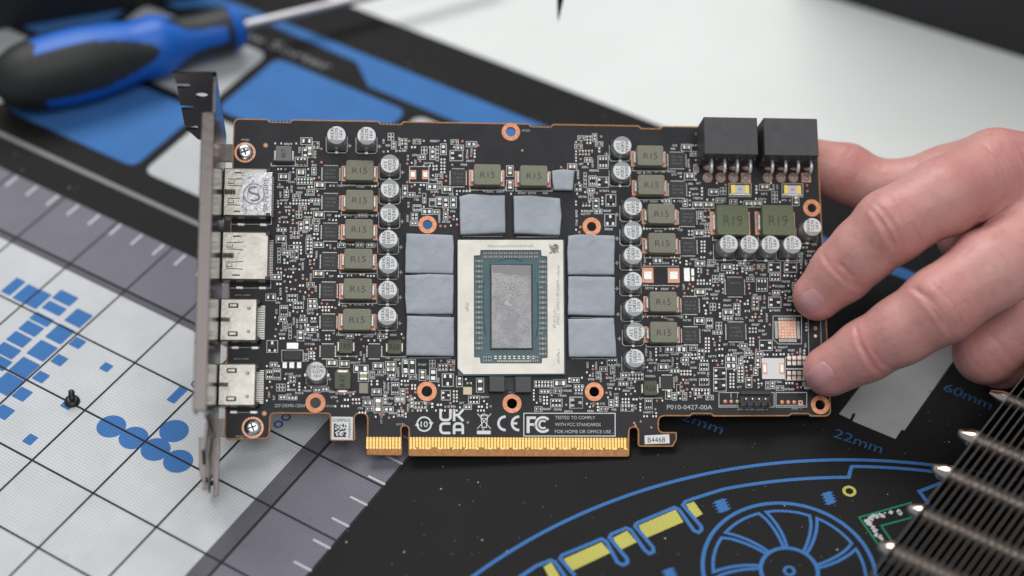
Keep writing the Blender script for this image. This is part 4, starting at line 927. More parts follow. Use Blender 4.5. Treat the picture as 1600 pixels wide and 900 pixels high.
for (x, y) in ((382.5, 237), (394.5, 667.5)):                      # ears and screws that hold the bracket
    u, v = B(x, y); q = MB(); q.box(-60, u - 3.6, v - 3, v + 3, -2.6, -1.65); q.build('ear', 'bracket_metal', bo)
    u, v = B(x, y, 1.0); n_ = 32
    q = MB(); q.add([(a, b, .06) for a, b in circle(u, v, 3.5, n_)] + [(a, b, .06) for a, b in circle(u, v, 2.2, n_)], [(i, (i + 1) % n_, n_ + (i + 1) % n_, n_ + i) for i in range(n_)]); ring = q.build('screw_land', 'copper_ring', card)
    q = MB()
    for k in range(22): a = 2 * math.pi * k / 22; q.flat(circle(u + 3.1 * math.cos(a), v + 3.1 * math.sin(a), .2, 6), .08)
    q.build('land_dots', 'pad_tin', ring)
    q = MB(); q.lathe([(2.75, .08), (2.75, .5), (2.4, 1.1), (1.6, 1.5), (.9, 1.55)], 28, Matrix.Translation((u, v, 0))); s_ = q.build('bracket_screw', 'screw_metal', card, True, 50)
    for k in range(2):
        q = MB(); q.box(-1.35, 1.35, -.3, .3, 1.5, 1.58 + .01 * k); c_ = q.build('cross_slot', 'screw_dark', s_); c_.matrix_local = Matrix.Translation((u * MM, v * MM, 0)) @ Matrix.Rotation(math.pi / 2 * k + .35, 4, 'Z')
    block(x - 18, x + 18, y - 20, y + 18, 0)
for p in ((415, 227), (1090, 209), L3(313, 669)):
    u, v = B(*p); q = MB(); q.flat(circle(u, v, .85, 16), .037); f_ = q.build('fiducial', 'flux', card); MB().flat(circle(u, v, .42, 12), .05).build('fiducial_dot', 'copper_bare', f_)
# ---- power sockets
for k, (x0, x1, y0, y1) in enumerate(((1100.4, 1184, 183.2, 241), (1194, 1278, 184.7, 242.9))):
    h = 13.6; cx_, cy_, w_, d_ = px_rect(x0, x1, y0, y1, h)
    q = MB(); q.prism(rrect(-w_ / 2, w_ / 2, -d_ / 2, d_ / 2, .25, 2), 0.4, h, .18); o = q.build('power_socket', 'connector_black', card); o.location = (cx_ * MM, cy_ * MM, 0)
    q = MB(); q.box(-w_ / 2 + .3, w_ / 2 - .3, -d_ / 2 - .5, -d_ / 2, 0.1, 2.4); q.build('foot', 'connector_black', o)
    for i in range(5): MB().box(-w_ / 2 + .4 + (w_ - .8) * i / 4 - .3, -w_ / 2 + .4 + (w_ - .8) * i / 4 + .3, -d_ / 2 - .7, -d_ / 2 + .05, 2.4, 9.5).build('rib', 'connector_black', o)
    xs = ((1106, 1126.5, 1146, 1166), (1200, 1220.5, 1240, 1260))[k]
    for i, x in enumerate(xs):
        u1, v1 = B(x - .5, 277.6); u2, v2 = B(x, 258.6); a = u1 - cx_; b = v1 - cy_; a2 = u2 - cx_; b2 = v2 - cy_
        if i == 3: MB().box(a - 1.6, a + 1.6, b - 1.6, b + 1.6, .03, .07).build('pin_land', 'copper_bare', o)
        else: MB().flat(circle(a, b, 1.65, 20), .06).build('pin_land', 'copper_bare', o)
        MB().flat(circle(a2, b2, 1.7, 20), .06).build('pin_land', 'copper_bare', o)
        for (aa, bb) in ((a, b), (a2, b2)): MB().lathe([(1.45, .06), (1.25, .5), (.85, 1.1), (.55, 1.5)], 16, Matrix.Translation((aa, bb, 0))).build('solder_fillet', 'pin_metal', o, True)
        MB().tube([(a, b, .2), (a, b, 5.6), (a, b + .25, 6.6), (a, b + .9, 7.4), (a, b + 1.6, 7.7), (a, -d_ / 2 + .5, 7.7)], .58, 8).build('pin', 'pin_metal', o, True)
        MB().tube([(a2, b2, .2), (a2, b2, 2.2), (a2, b2 + .4, 3.0), (a2, -d_ / 2 + .5, 3.4)], .52, 8).build('pin', 'pin_metal', o, True)
    block(x0 - 10, x1 + 2, y0, 284, 0)
    s_line([(x0 - 7, 199), (x0 - 7, 253), (x0 - 2, 253)], 1.0)
for (x0, x1, y0, y1) in ((1142, 1170.5, 289.5, 302), (1225, 1251.5, 290, 302.5)):
    cx_, cy_, w_, d_ = px_rect(x0, x1, y0, y1, .8); o = MB().box(-w_ * .3, w_ * .3, -d_ / 2, d_ / 2, .1, .95).build('fuse', 'label_white', card); o.location = (cx_ * MM, cy_ * MM, 0)
    for s in (-1, 1): xa, xb = sorted((s * w_ * .28, s * w_ * .5)); MB().box(xa, xb, -d_ * .52, d_ * .52, .06, 1.0).build('end_cap', 'fuse_gold', o)
    MB().box(-w_ * .55, w_ * .55, -d_ * .66, -d_ * .5, .04, .3).build('solder_land', 'solder', o)
    q = MB(); put_text(q, 'N', 0, 0, .8, 1.0, .97, .3); q.build('marking', 'ink', o); s_rect(x0 - 3, x1 + 3, y0 - 3, y1 + 5); block(x0 - 3, x1 + 3, y0 - 3, y1 + 5)
# ---- black parts under the GPU, crystal, headers
for (x0, x1, y0, y1) in ((764.7, 788.6, 588, 612), (805, 830.2, 588.6, 613)):
    cx_, cy_, w_, d_ = px_rect(x0, x1, y0, y1, 2.6); o = MB().prism(rrect(-w_ / 2, w_ / 2, -d_ / 2, d_ / 2, .2, 2), .1, 2.6, .12).build('polymer_block', 'connector_black', card); o.location = (cx_ * MM, cy_ * MM, 0); block(x0, x1, y0, y1 + 4)
cx_, cy_, w_, d_ = px_rect(788, 806, 590, 610, 1); o = MB().box(-w_ / 2, w_ / 2, -d_ / 2, d_ / 2, .05, .6).build('polymer_bridge', 'chip_black', card); o.location = (cx_ * MM, cy_ * MM, 0); block(788, 806, 590, 612)
cx_, cy_, w_, d_ = px_rect(723.5, 737.6, 604.5, 617, .8); o = MB().prism(rrect(-w_ / 2, w_ / 2, -d_ / 2, d_ / 2, .2, 2), .1, .9, .1).build('crystal', 'crystal', card); o.location = (cx_ * MM, cy_ * MM, 0); block(722, 739, 603, 619)
a, b = LC(350, 592), LC(562, 690); cx_, cy_, w_, d_ = px_rect(a[0], b[0], a[1], b[1], 4); o = MB().prism(rrect(-w_ / 2, w_ / 2, -d_ / 2, d_ / 2, .15, 2), .1, 2.2, .1).build('fan_header', 'plastic_black', card); o.location = (cx_ * MM, cy_ * MM, 0)
MB().box(-w_ / 2, w_ / 2, d_ * .28, d_ / 2, 2.2, 4.4).build('wall', 'plastic_black', o)
for i in range(5): x = (-.46 + .23 * i) * w_; MB().box(x - .35, x + .35, -d_ / 2 - .3, -d_ * .25, 2.2, 3.6).build('rib', 'plastic_black', o)
for i in range(4): x = (-.33 + .215 * i) * w_; MB().box(x - .22, x + .22, -.35, .1, 2.2, 4.0).build('pin', 'solder', o)
block(a[0] - 4, b[0] + 4, a[1], b[1] + 10)
for x in (240, 282, 325):
    u, v = B(*LC(x, 665)); MB().lathe([(.75, .05), (.6, .25), (.25, .4)], 14, Matrix.Translation((u, v, 0))).build('solder_bump', 'copper_bare' if x < 300 else 'crystal', card, True)
for x in (640, 683, 725): u, v = B(*LC(x, 670)); MB().lathe([(.8, .05), (.6, .25), (.25, .4)], 14, Matrix.Translation((u, v, 0))).build('solder_bump', 'copper_bare', card, True)
u, v = B(*LC(768, 671)); MB().box(u - .75, u + .75, v - .75, v + .75, .04, .08).build('pin_land', 'copper_bare', card); MB().flat(circle(u, v, .32, 10), .095).build('pin_hole', 'chip_black', card)
s_rect(LC(195, 0)[0], LC(583, 0)[0], LC(0, 600)[1], LC(0, 702)[1]); s_rect(LC(596, 0)[0], LC(812, 0)[0], LC(0, 600)[1], LC(0, 702)[1]); s_line([LC(195, 690), LC(350, 690)], 1); s_line([LC(280, 602), LC(280, 640)], 1); s_line([LC(325, 602), LC(325, 640)], 1); s_line([LC(600, 690), LC(800, 690)], 1)
block(1123, 1262, 612, 638)
for k in range(3): u, v = B(1274, (474, 513, 525)[k]); q = MB(); q.flat(circle(u, v, .6, 14), .06); o = q.build('test_hole', 'copper_bare', card); MB().flat(circle(u, v, .3, 10), .075).build('hole', 'chip_black' if k < 2 else 'solder', o)
s_line([(1281, 440), (1283.5, 560)], 1.0); s_line([(1262, 470), (1264, 560)], 1.0); block(1262, 1290, 440, 560, 0)
# white cubes of a loose clip part
u, v = B(*L3(978, 505)); o = MB().prism(rrect(-1.5, 1.5, -1.7, 1.7, .2, 2), .1, 1.4, .2).build('tantalum_block', 'ceramic_grey', card); o.location = (u * MM, v * MM, 0); block(*[L3(945, 0)[0], L3(1010, 0)[0]], L3(0, 460)[1], L3(0, 545)[1])
# ---- adhesive labels
def sticker(name, pp, h=.1):
    P = [B(*p) for p in pp]; return MB().prism(P, .035, h).build(name, 'label_white', card)
o = sticker('data_label', [(518, 687), (551, 687), (551.5, 651.5), (518, 651)])
q = MB(); 
put_text(q, 'D1209870223S', *B(534, 656.5), 27 / 4.75, 4.6 / 4.75, .12); put_text(q, 'SYAEW80W6A', *B(546.5, 672.5), 24 / 4.75, 4.4 / 4.75, .12, UP)
rk = random.Random(3)
for i in range(11):
    for j in range(11):
        if i == 0 or j == 10 or rk.random() < .48: u, v = B(522.5 + 1.75 * i, 663 + 1.9 * j); q.rect(u - .19, u + .19, v - .2, v + .2, .12); q.build('print', 'ink', o)
o = sticker('code_label', [(1007.4, 694), (1046.4, 692.8), (1045.5, 678.6), (1007, 680.5)]); q = MB(); put_text(q, 'B4468', *B(1025.5, 687.3), 27 / 4.75, 8 / 4.75, .12, .02); q.build('print', 'ink', o)
block(515, 556, 640, 690)
# ---- certification marks and lettering
wp = MB()
def w_line(pts, wpx, closed=False, z=.045, f=L6): wp.ribbon([B(*f(*p)) for p in pts], wpx / 4.444 / 4.75, z, closed)
def arc6(cx, cy, r, a0, a1, n=20, ry=None): return [(cx + r * math.cos(math.radians(a0 + (a1 - a0) * k / n)), cy - (ry or r) * math.sin(math.radians(a0 + (a1 - a0) * k / n))) for k in range(n + 1)]
w_line(arc6(190, 545, 48, 15, 168), 11); w_line(arc6(190, 545, 48, 195, 348), 11)
for tri in ([(222, 532), (254, 532), (238, 562)], [(126, 558), (158, 558), (142, 528)]): wp.flat([B(*L6(*p)) for p in reversed(tri)], .046)
s_text('10', *L6(190, 546), 10.5, 9, mb=wp); s_text('10', *L6(191, 546), 10.5, 9, mb=wp, z=.047)
K = 17
w_line([(304, 440), (304, 495)] + arc6(326, 495, 22, 180, 270, 6) + [(345, 517)] + arc6(350, 495, 22, 270, 360, 6) + [(372, 440)], K)
w_line([(398, 440), (398, 525)], K); w_line([(404, 482), (428, 482), (462, 442)], K, z=.047); w_line([(420, 482), (462, 524)], K, z=.049)
w_line([(372, 541), (326, 541)] + arc6(326, 563, 22, 90, 180, 6)[1:] + [(304, 585)] + arc6(326, 585, 22, 180, 270, 6)[1:] + [(372, 607)], K)
w_line([(398, 615), (398, 563)] + arc6(420, 563, 22, 180, 90, 6)[1:] + [(438, 541)] + arc6(436, 563, 22, 90, 0, 6)[1:] + [(458, 615)], K); w_line([(404, 585), (452, 585)], K, z=.047)
w_line([(585, 490), (592, 568), (622, 568), (630, 490)], 6); w_line([(580, 486), (605, 474), (636, 486), (580, 488)], 6, z=.047); w_line([(560, 472), (652, 578)], 5, z=.049); w_line([(655, 472), (558, 578)], 5, z=.051); w_line([(586, 506), (630, 506)], 4, z=.053)
w_line([(557, 603), (652, 603)], 24)
w_line([(756, 493)] + arc6(752, 540, 46, 96, 264, 18) + [(756, 587)], 17); w_line([(850, 493)] + arc6(846, 540, 46, 96, 264, 18) + [(850, 587)], 17); w_line([(800, 540), (836, 540)], 15, z=.047)
w_line([(912, 492), (912, 607)], 21); w_line([(922, 501), (966, 501)], 19); w_line([(922, 548), (952, 548)], 17)
w_line(arc6(1015, 548, 50, 42, 318, 28), 17); w_line(arc6(1015, 548, 26, 48, 312, 20), 13, z=.047)
w_line([(882, 470), (1516, 470), (1516, 628), (882, 628)], 6, True)
wp.build('certification_marks', 'white_print', board)
for s, x0, x1, y in (('TESTED TO COMPLY', 1100, 1376, 500), ('WITH FCC STANDARDS', 1100, 1415, 548), ('FOR HOME OR OFFICE USE .', 1100, 1500, 597)): s_text(s, *L6((x0 + x1) / 2, y), (x1 - x0) / 4.444, 5)
s_text('237-DE490-120AF', 453.5, 633.8, 47, 5); s_text('P010-0427-00A', 1077.5, 636.2, 71, 7.2); s_text('MT203', *L4(1067, 180), 12, 3.4); s_text('MT201', *L1(228, 258), 12, 3.4); s_text('MT202', *L3(150, 824), 12, 3.4); s_text('MT218', *L3(752, 620), 12, 3.4); s_text('MT212', *L6(207, 400), 12, 3.4); s_text('MT213', *L6(1372, 404), 12, 3.4); s_text('MT21', *L6(797, 325), 9, 3.2)
s_text('NPCIE1', *L3(1225, 742), 13, 3.2); s_text('NF1205', *L3(1097, 705), 14, 3.2, UP); s_text('J4101 J1800', *L2(205, 696), 23, 3); s_text('J4102 J1600', *L3(157, 304), 23, 3); s_text('J000  NJ1000  NJ200  4', *LC(430, 720), 48, 3); s_text('JW001  4', *LC(740, 716), 16, 3); s_text('NC7017 C7017 NC7017', *L3(662, 516), 43, 3)
block(365, 1262, 185, 207, 0); block(425, 520, 626, 650, 0); block(640, 1000, 646, 700, 0); block(1030, 1125, 628, 650, 0); block(560, 640, 655, 700, 0)
for x, y, R, r in HOLES: block(x - R, x + R, y - R, y + R, 1)
# ---- the crowd of tiny pads, prints and vias between the parts
ZONES = [(428, 500, 222, 262, .8), (428, 502, 262, 440, .95), (428, 502, 440, 545, .95), (415, 475, 565, 626, .8), (475, 640, 520, 646, .95), (495, 545, 283, 520, 1), (540, 592, 282, 530, 1), (590, 640, 205, 240, .5), (588, 632, 505, 560, .9),
         (632, 745, 218, 352, .85), (740, 905, 286, 304, .9), (860, 905, 255, 266, .8), (632, 765, 556, 640, .85), (585, 645, 556, 652, .95), (832, 915, 588, 645, .55), (898, 965, 205, 365, .75), (915, 1032, 560, 650, .85), (950, 1000, 380, 395, .3),
         (995, 1062, 258, 600, 1), (1038, 1102, 225, 330, .95), (1056, 1130, 310, 470, 1), (1056, 1245, 400, 625, 1), (1118, 1260, 284, 322, 1), (1244, 1262, 320, 345, .7), (1240, 1278, 375, 470, .9), (1226, 1270, 500, 612, 1), (1090, 1240, 590, 614, 1), (1000, 1060, 560, 640, 1), (1166, 1192, 320, 370, .8)]
rnd = random.Random(11)
def free(x, y, w_, h_):
    a, b = int(x), int(y); return a > 0 and b > 0 and not OCC[b:b + int(h_) + 1, a:a + int(w_) + 1].any()
def take(x, y, w_, h_): OCC[int(y):int(y + h_) + 1, int(x):int(x + w_) + 1] = True
def scribble(x, y, n, h, vert=False):
    """one printed reference: a run of tiny glyph strokes"""
    u, v = B(x, y); s = 1 / 4.75; cw = h * .62 * s; H = h * s; T_ = .85 * s * .9
    def R_(a, b, c_, d_):
        if vert: silk.rect(u - d_, u - c_, v + a, v + b, .045)
        else: silk.rect(u + a, u + b, v + c_, v + d_, .045)
    for i in range(n):
        a = i * cw * 1.28; k = rnd.random()
        R_(a, a + T_, -H / 2, H / 2)
        if k < .75: R_(a + T_, a + cw, H / 2 - T_, H / 2)
        if k > .3: R_(a + T_, a + cw, -H / 2, -H / 2 + T_)
        if .2 < k < .8: R_(a + T_, a + cw, -T_ / 2, T_ / 2)
        if k > .55: R_(a + cw - T_, a + cw, -H / 2 + T_, H / 2 - T_)
for (x0, x1, y0, y1, den) in ZONES:
    area_ = (x1 - x0) * (y1 - y0)
    for t in range(int(area_ * den * 0.26)):
        x = rnd.uniform(x0, x1); y = rnd.uniform(y0, y1); k = rnd.random()
        if k < .42:                                # block of small lands
            n_, m_ = rnd.choice([(2, 2), (3, 2), (2, 3), (4, 2), (5, 2), (2, 4), (1, 3), (3, 1), (6, 2), (2, 5)]); w_, h_ = n_ * 4.8, m_ * 5.0
            if x + w_ > x1 or y + h_ > y1 or not free(x, y, w_, h_): continue
            big = rnd.random() < .15
            for i in range(n_):
                for j in range(m_):
                    if rnd.random() < .94: pad(x + 2.4 + 4.8 * i, y + 2.5 + 5.0 * j, 2.3 + rnd.random() * .6, 2.8 + rnd.random() * .5)
            if m_ % 2 == 0 and rnd.random() < .45:      # tiny parts sitting on their lands
                for i in range(n_):
                    for j in range(0, m_, 2):
                        u, v = B(x + 2.4 + 4.8 * i, y + 5.0 + 5.0 * j); bodies.box(u - .26, u + .26, v - .36, v + .36, .06, .38)
            if rnd.random() < .4: s_rect(x - .4, x + w_ + .2, y - .4, y + h_ + .2, .8)
        elif k < .60:                              # bracketed pair
            vert = rnd.random() < .4; w_, h_ = (5.8, 10.5) if vert else (10.5, 5.8)
            if x + w_ > x1 or y + h_ > y1 or not free(x, y, w_, h_): continue
            if rnd.random() < .5:
                u, v = B(x + w_ / 2, y + h_ / 2); a, b = (.36, .5) if vert else (.5, .36); bodies.box(u - a, u + a, v - b, v + b, .06, .42)
            padpair(x + w_ / 2, y + h_ / 2, 8.6, 3.9, vert, rnd.random() < .55)
        elif k < .86:
            n_ = rnd.choice((3, 4, 5, 5, 6)); vert = rnd.random() < .3; L = n_ * 2.75; w_, h_ = (4.0, L) if vert else (L, 4.0)
            if x + w_ > x1 or y + h_ > y1 or not free(x, y, w_, h_): continue
            if vert: scribble(x + 1.7, y + L, n_, 3.2, True)
            else: scribble(x, y + 2, n_, 3.3)
        elif k < .895:
            w_ = h_ = 4.6
            if not free(x, y, w_, h_): continue
            u, v = B(x + 2.3, y + 2.3); vias.flat(circle(u, v, .40, 9), .05)
        else:                                      # printed lattice
            n_, m_ = rnd.choice([(2, 3), (3, 2), (1, 4), (2, 2)]); w_, h_ = n_ * 5 + 1, m_ * 6 + 1
            if x + w_ > x1 or y + h_ > y1 or not free(x, y, w_, h_): continue
            for i in range(n_):
                for j in range(m_): s_rect(x + 1 + 5 * i, x + 5 + 5 * i, y + 1 + 6 * j, y + 6 + 6 * j, .9)
        take(x, y, w_, h_)
# fill what is left with single lands so that the dense fields read as dense
for (x0, x1, y0, y1, den) in ZONES:
    y = y0
    while y < y1:
        x = x0
        while x < x1:
            if rnd.random() < .85 * den and free(x, y, 4.0, 4.2) and x + 4.2 < x1:
                pad(x + 2.0, y + 2.2, 2.3, 2.8); take(x, y, 4.0, 4.2)
            x += 4.7
        y += 4.9
for k in range(120):                               # loose vias in the plain areas
    x = rnd.uniform(640, 1030); y = rnd.uniform(560, 690)
    if free(x, y, 4, 4): u, v = B(x, y); vias.flat(circle(u, v, .38, 9), .05); take(x, y, 4, 4)
for p in [(755, 671), (731, 660), (836, 666), (991, 661), (993, 665), (816, 235)]: u, v = B(*p); vias.flat(circle(u, v, .42, 9), .06)
bodies.build('tiny_chip_parts', 'chip_brown', board, kind='stuff'); silk.build('silkscreen', 'silkscreen', board, kind='stuff'); pads.build('solder_lands', 'pad_tin', board, kind='stuff'); vias.build('via_dots', 'via_pink', board, kind='stuff'); coppers.build('copper_strips', 'copper_bare', board, kind='stuff')
# ================================================================== SCREWDRIVER
sd = thing('screwdriver', 'blue and black handled screwdriver lying across the far left of the mat', 'screwdriver', M_MAT.copy())
A0 = np.array([*G(-14, 133, 15.0), 15.0]); A1 = np.array([*G(378, 41, 12.0), 12.0]); ax = A1 - A0; LEN = np.linalg.norm(ax); ax = ax / LEN
camm = np.array(R_MAT.T @ (-T_MAT)); tc_ = camm - (A0 + A1) / 2; tc_ -= ax * (tc_ @ ax); tc_ /= np.linalg.norm(tc_); ty_ = np.cross(ax, tc_)
MS = Matrix(((tc_[0], ty_[0], ax[0], A0[0]), (tc_[1], ty_[1], ax[1], A0[1]), (tc_[2], ty_[2], ax[2], A0[2]), (0, 0, 0, 1)))
PX = [(-14, .4), (-12, 4), (-6, 7.2), (4, 9.4), (25, 12.2), (60, 14.2), (100, 15), (135, 14.9), (175, 13.4), (210, 11.8), (228, 12.4), (243, 12.9), (256, 11.8), (270, 9.9), (290, 8.9), (315, 8.5), (340, 8.9), (352, 9.0), (360, 8.6)]
xs_ = np.linspace(-14, 360, 110); rs_ = np.interp(xs_, [p[0] for p in PX], [p[1] for p in PX]); rs_ = np.convolve(np.pad(rs_, 3, 'edge'), np.ones(7) / 7, 'valid'); rs_[0] = .4
zs_ = (xs_ + 14) / 392 * LEN; NA = 84
hb = MB(); hb.lathe(list(zip(rs_, zs_)), NA, MS); hb.build('handle', 'handle_blue', sd, True)
gb = MB(); ring = lambda k, d: [tuple(MS @ Vector(((rs_[k] + d) * math.cos(2 * math.pi * i / NA), (rs_[k] + d) * math.sin(2 * math.pi * i / NA), zs_[k]))) for i in range(NA)]
rr_ = [ring(k, .35) for k in range(len(xs_))]; vs = [p for r in rr_ for p in r]; fs_ = []
for k in range(len(xs_) - 1):
    for i in range(NA):
        x = (xs_[k] + xs_[k + 1]) / 2; ph = math.degrees(2 * math.pi * (i + .5) / NA); pm = (ph + 60 - 9) % 120 - 60
        blk = ((x - 92) / 140) ** 2 + (pm / 40) ** 2 < 1 or x < 34 + abs(pm) * .4
        if 256 < x < 358: wv_ = np.interp(x, [256, 290, 358], [60, 30, 20]); blk = blk or abs(pm) > wv_ or x > 346
        if blk: fs_.append((k * NA + i, k * NA + (i + 1) % NA, (k + 1) * NA + (i + 1) % NA, (k + 1) * NA + i))
gb.add(vs, fs_); gb.build('rubber_grip', 'handle_black', sd, True)
z0_ = zs_[-1]; MB().lathe([(8.6, z0_), (9.2, z0_ + .2), (8.8, z0_ + 2.5), (7, z0_ + 4.6), (3, z0_ + 5)], 40, MS).build('collar', 'handle_blue', sd, True, 50)
MB().lathe([(1.9, z0_ + 4), (1.9, z0_ + 120)], 20, MS).build('shaft', 'shaft_steel', sd, True, 50)
# ================================================================== SMALL SCREW
s_xy = G(113, 628, 0)
M0 = Matrix.Translation((s_xy[0], s_xy[1], 0)) @ Matrix.Rotation(0.12, 4, 'Y')
so = thing('small_screw', 'small black screw standing on its head on the white grid of the mat', 'screw', M_MAT.copy())
MB().lathe([(2.5, .12), (2.65, .4), (2.45, .9), (1.9, 1.35), (1.2, 1.6)], 28, M0).build('head', 'screw_dark', so, True, 50)
q = MB()
q.lathe([(1.0, 1.4), (1.0, 2.6)] + [(1.02 if k % 2 else .8, 2.7 + .16 * k) for k in range(18)] + [(.6, 5.8)], 16, M0); q.build('thread', 'screw_dark', so, True, 60)
# ================================================================== POINTED TOOL coming in from above
dr = np.array([(872 - 800) / F_PX, (34 - 450) / F_PX, 1.0]); tip = to_world(dr * 655) / MM
up = Vector((0.05, 0.12, 1)).normalized(); rq = up.to_track_quat('Z', 'Y').to_matrix().to_4x4(); rq.translation = Vector(tip)
po = thing('pointed_tool', 'dark metal pointed tool tip hanging in from the top edge', 'tool')
MB().lathe([(.06, 0), (.35, 2), (1.25, 9.5), (2.1, 20), (2.8, 40), (3.0, 60)], 24, rq).build('tip', 'screw_dark', po, True, 50)
MB().lathe([(4.6, 58), (5.0, 60), (5.0, 130), (4.5, 132)], 24, rq).build('grip', 'handle_black', po, True, 50)
# ================================================================== HEATSINK
hk = thing('heatsink', 'finned metal heatsink with round heat pipe ends lying at the lower right', 'heatsink', M_MAT.copy())
H = 32.0
pa = np.array([*G(1652, 520, H), H]); pb_ = np.array([*G(1357, 903, H), H])
e_ = (pb_ - pa); pc = (pa + pb_) / 2; vd = pc - camm; vd /= np.linalg.norm(vd); dep = (H - 1.0) / -vd[2]
th = np.cross(e_, vd); th /= np.linalg.norm(th); th *= .12
q = MB(); c4 = [pa, pb_, pb_ + vd * dep, pa + vd * dep]
q.add([c - pa + th for c in c4] + [c - pa - th for c in c4], [(0, 1, 2, 3), (7, 6, 5, 4), (0, 4, 5, 1), (1, 5, 6, 2), (2, 6, 7, 3), (3, 7, 4, 0)]); fe = q.mesh('fin', 'fin_metal')
for k in range(30): link('fin', fe, hk, loc=(pa[0] + 2.36 * k, pa[1] + random.uniform(-.05, .05), pa[2]))
for (x, y, r) in ((1547, 613, 2.3), (1497, 676, 3.0), (1457, 731, 3.0), (1418, 793, 3.0), (1372, 852, 3.4)):
    p = G(x, y, 22); Mx = Matrix.Translation((p[0], p[1], 22)) @ Matrix.Rotation(math.pi / 2, 4, 'Y')
    o = MB().lathe([(r, 5.2), (r, 95)], 20, Mx).build('heat_pipe', 'pipe_metal', hk, True, 50)
    MB().lathe([(.1, -.2), (r * .35, 0), (r * .5, .8), (r * .72, 2.2), (r * .92, 3.6), (r * 1.0, 5.4)], 20, Mx).build('sealed_end', 'pipe_tip', o, True, 50)
# ================================================================== HAND
def P3(x, y, w): return np.array([*B(x, y, w), w])
def bone(a, b): return (P3(*a[:3]), P3(*b[:3]), a[3], b[3])
FING = {
 'index': [(1556, 268, 22, 13.0), (1470, 308, 28, 12.2), (1392, 354, 26, 12.0), (1350, 391, 20, 10.6), (1316, 424, 14.5, 10.0), (1278, 462, 8.8, 8.2)],
 'middle': [(1628, 372, 24, 13.0), (1545, 424, 31, 12.6), (1470, 477, 30, 12.3), (1408, 516, 23, 10.8), (1352, 548, 16, 9.9), (1297, 579, 9.2, 8.5)],
 'ring': [(1690, 445, 18, 12.5), (1610, 500, 15, 10.8), (1541, 548, 8, 10.4), (1566, 560, 0, 9.6), (1600, 545, -6, 8.6)],
 'little': [(1745, 530, 10, 10.5), (1690, 590, 8, 9), (1660, 618, 2, 8.6), (1685, 618, -4, 7.8)],
 'thumb': [(1555, 285, 2, 15.5), (1480, 289, -5, 13.2), (1408, 298, -9, 10.2), (1362, 291, -12, 9.6), (1320, 271, -13, 10.4), (1262, 252, -11.5, 8.4)],
}
PALM = [((1556, 268, 20, 13.5), (1790, 300, 4, 19)), ((1628, 372, 22, 13.5), (1800, 380, 4, 19)), ((1690, 445, 17, 13), (1810, 440, 2, 18)), ((1745, 530, 9, 11.5), (1815, 500, 0, 16)),
        ((1555, 285, 2, 15.5), (1800, 330, -2, 20)), ((1590, 330, 14, 13), (1650, 400, 12, 14)), ((1640, 400, 0, 17), (1800, 380, 2, 22)), ((1800, 360, 0, 24), (2050, 370, -6, 27)), ((1800, 430, 0, 22), (2050, 420, -6, 26)), ((1560, 300, 8, 13), (1640, 390, 2, 16)), ((1505, 372, -2, 9), (1620, 400, 0, 16))]
def caps_sd(p, bones):
    out = []
    for a, b, ra, rb in bones:
        ba = b - a; t = np.clip(((p - a) @ ba) / (ba @ ba), 0, 1); out.append(np.linalg.norm(p - a - t[:, None] * ba, axis=1) - (ra + (rb - ra) * t))
    return out
def smin(a, b, k):
    h = np.clip(.5 + .5 * (b - a) / k, 0, 1); return b + (a - b) * h - k * h * (1 - h)
FB = {k: [bone(v[i], v[i + 1]) for i in range(len(v) - 1)] for k, v in FING.items()}
PB = [bone(a, b) for a, b in PALM]
def sdf(p):
    palm = None
    for d in caps_sd(p, PB): palm = d if palm is None else smin(palm, d, 9.0)
    tot = palm
    for k, bs in FB.items():
        f_ = None
        for d in caps_sd(p, bs): f_ = d if f_ is None else smin(f_, d, 2.5)
        tot = smin(tot, f_, 5.0 if k != 'thumb' else 8.0)
    return tot
def grad(p, e=.15):
    g = np.stack([sdf(p + np.array(d) * e) - sdf(p - np.array(d) * e) for d in ((1, 0, 0), (0, 1, 0), (0, 0, 1))], 1); return g / (np.linalg.norm(g, axis=1)[:, None] + 1e-9)
bm = bmesh.new()
for bs in list(FB.values()) + [PB]:
    for a, b, ra, rb in bs:
        n_ = max(2, int(np.linalg.norm(b - a) / 1.6))
        for t in np.linspace(0, 1, n_):
            c = a + (b - a) * t; bmesh.ops.create_icosphere(bm, subdivisions=2, radius=float(ra + (rb - ra) * t) * MM, matrix=Matrix.Translation(Vector(c * MM)))
tm = bpy.data.meshes.new('tmp'); bm.to_mesh(tm); bm.free(); to = bpy.data.objects.new('tmp', tm); COL.objects.link(to)
md = to.modifiers.new('r', 'REMESH'); md.mode = 'VOXEL'; md.voxel_size = 0.00085; md.use_smooth_shade = True
dg = bpy.context.evaluated_depsgraph_get(); hm = bpy.data.meshes.new_from_object(to.evaluated_get(dg)); bpy.data.objects.remove(to); bpy.data.meshes.remove(tm)
nv = len(hm.vertices); V = np.zeros(nv * 3); hm.vertices.foreach_get('co', V); V = V.reshape(-1, 3) / MM
for it in range(4):
    d_ = sdf(V); V = V - grad(V) * (d_ * .9)[:, None]
# relax along the surface a little, then project again
ed = np.zeros(len(hm.edges) * 2, int); hm.edges.foreach_get('vertices', ed); ed = ed.reshape(-1, 2)
for it in range(6):
    acc = np.zeros_like(V); cnt = np.zeros(nv); np.add.at(acc, ed[:, 0], V[ed[:, 1]]); np.add.at(acc, ed[:, 1], V[ed[:, 0]]); np.add.at(cnt, ed[:, 0], 1); np.add.at(cnt, ed[:, 1], 1)
    V = V * .5 + acc / cnt[:, None] * .5
for it in range(2): d_ = sdf(V); V = V - grad(V) * (d_ * .9)[:, None]
N_ = grad(V)
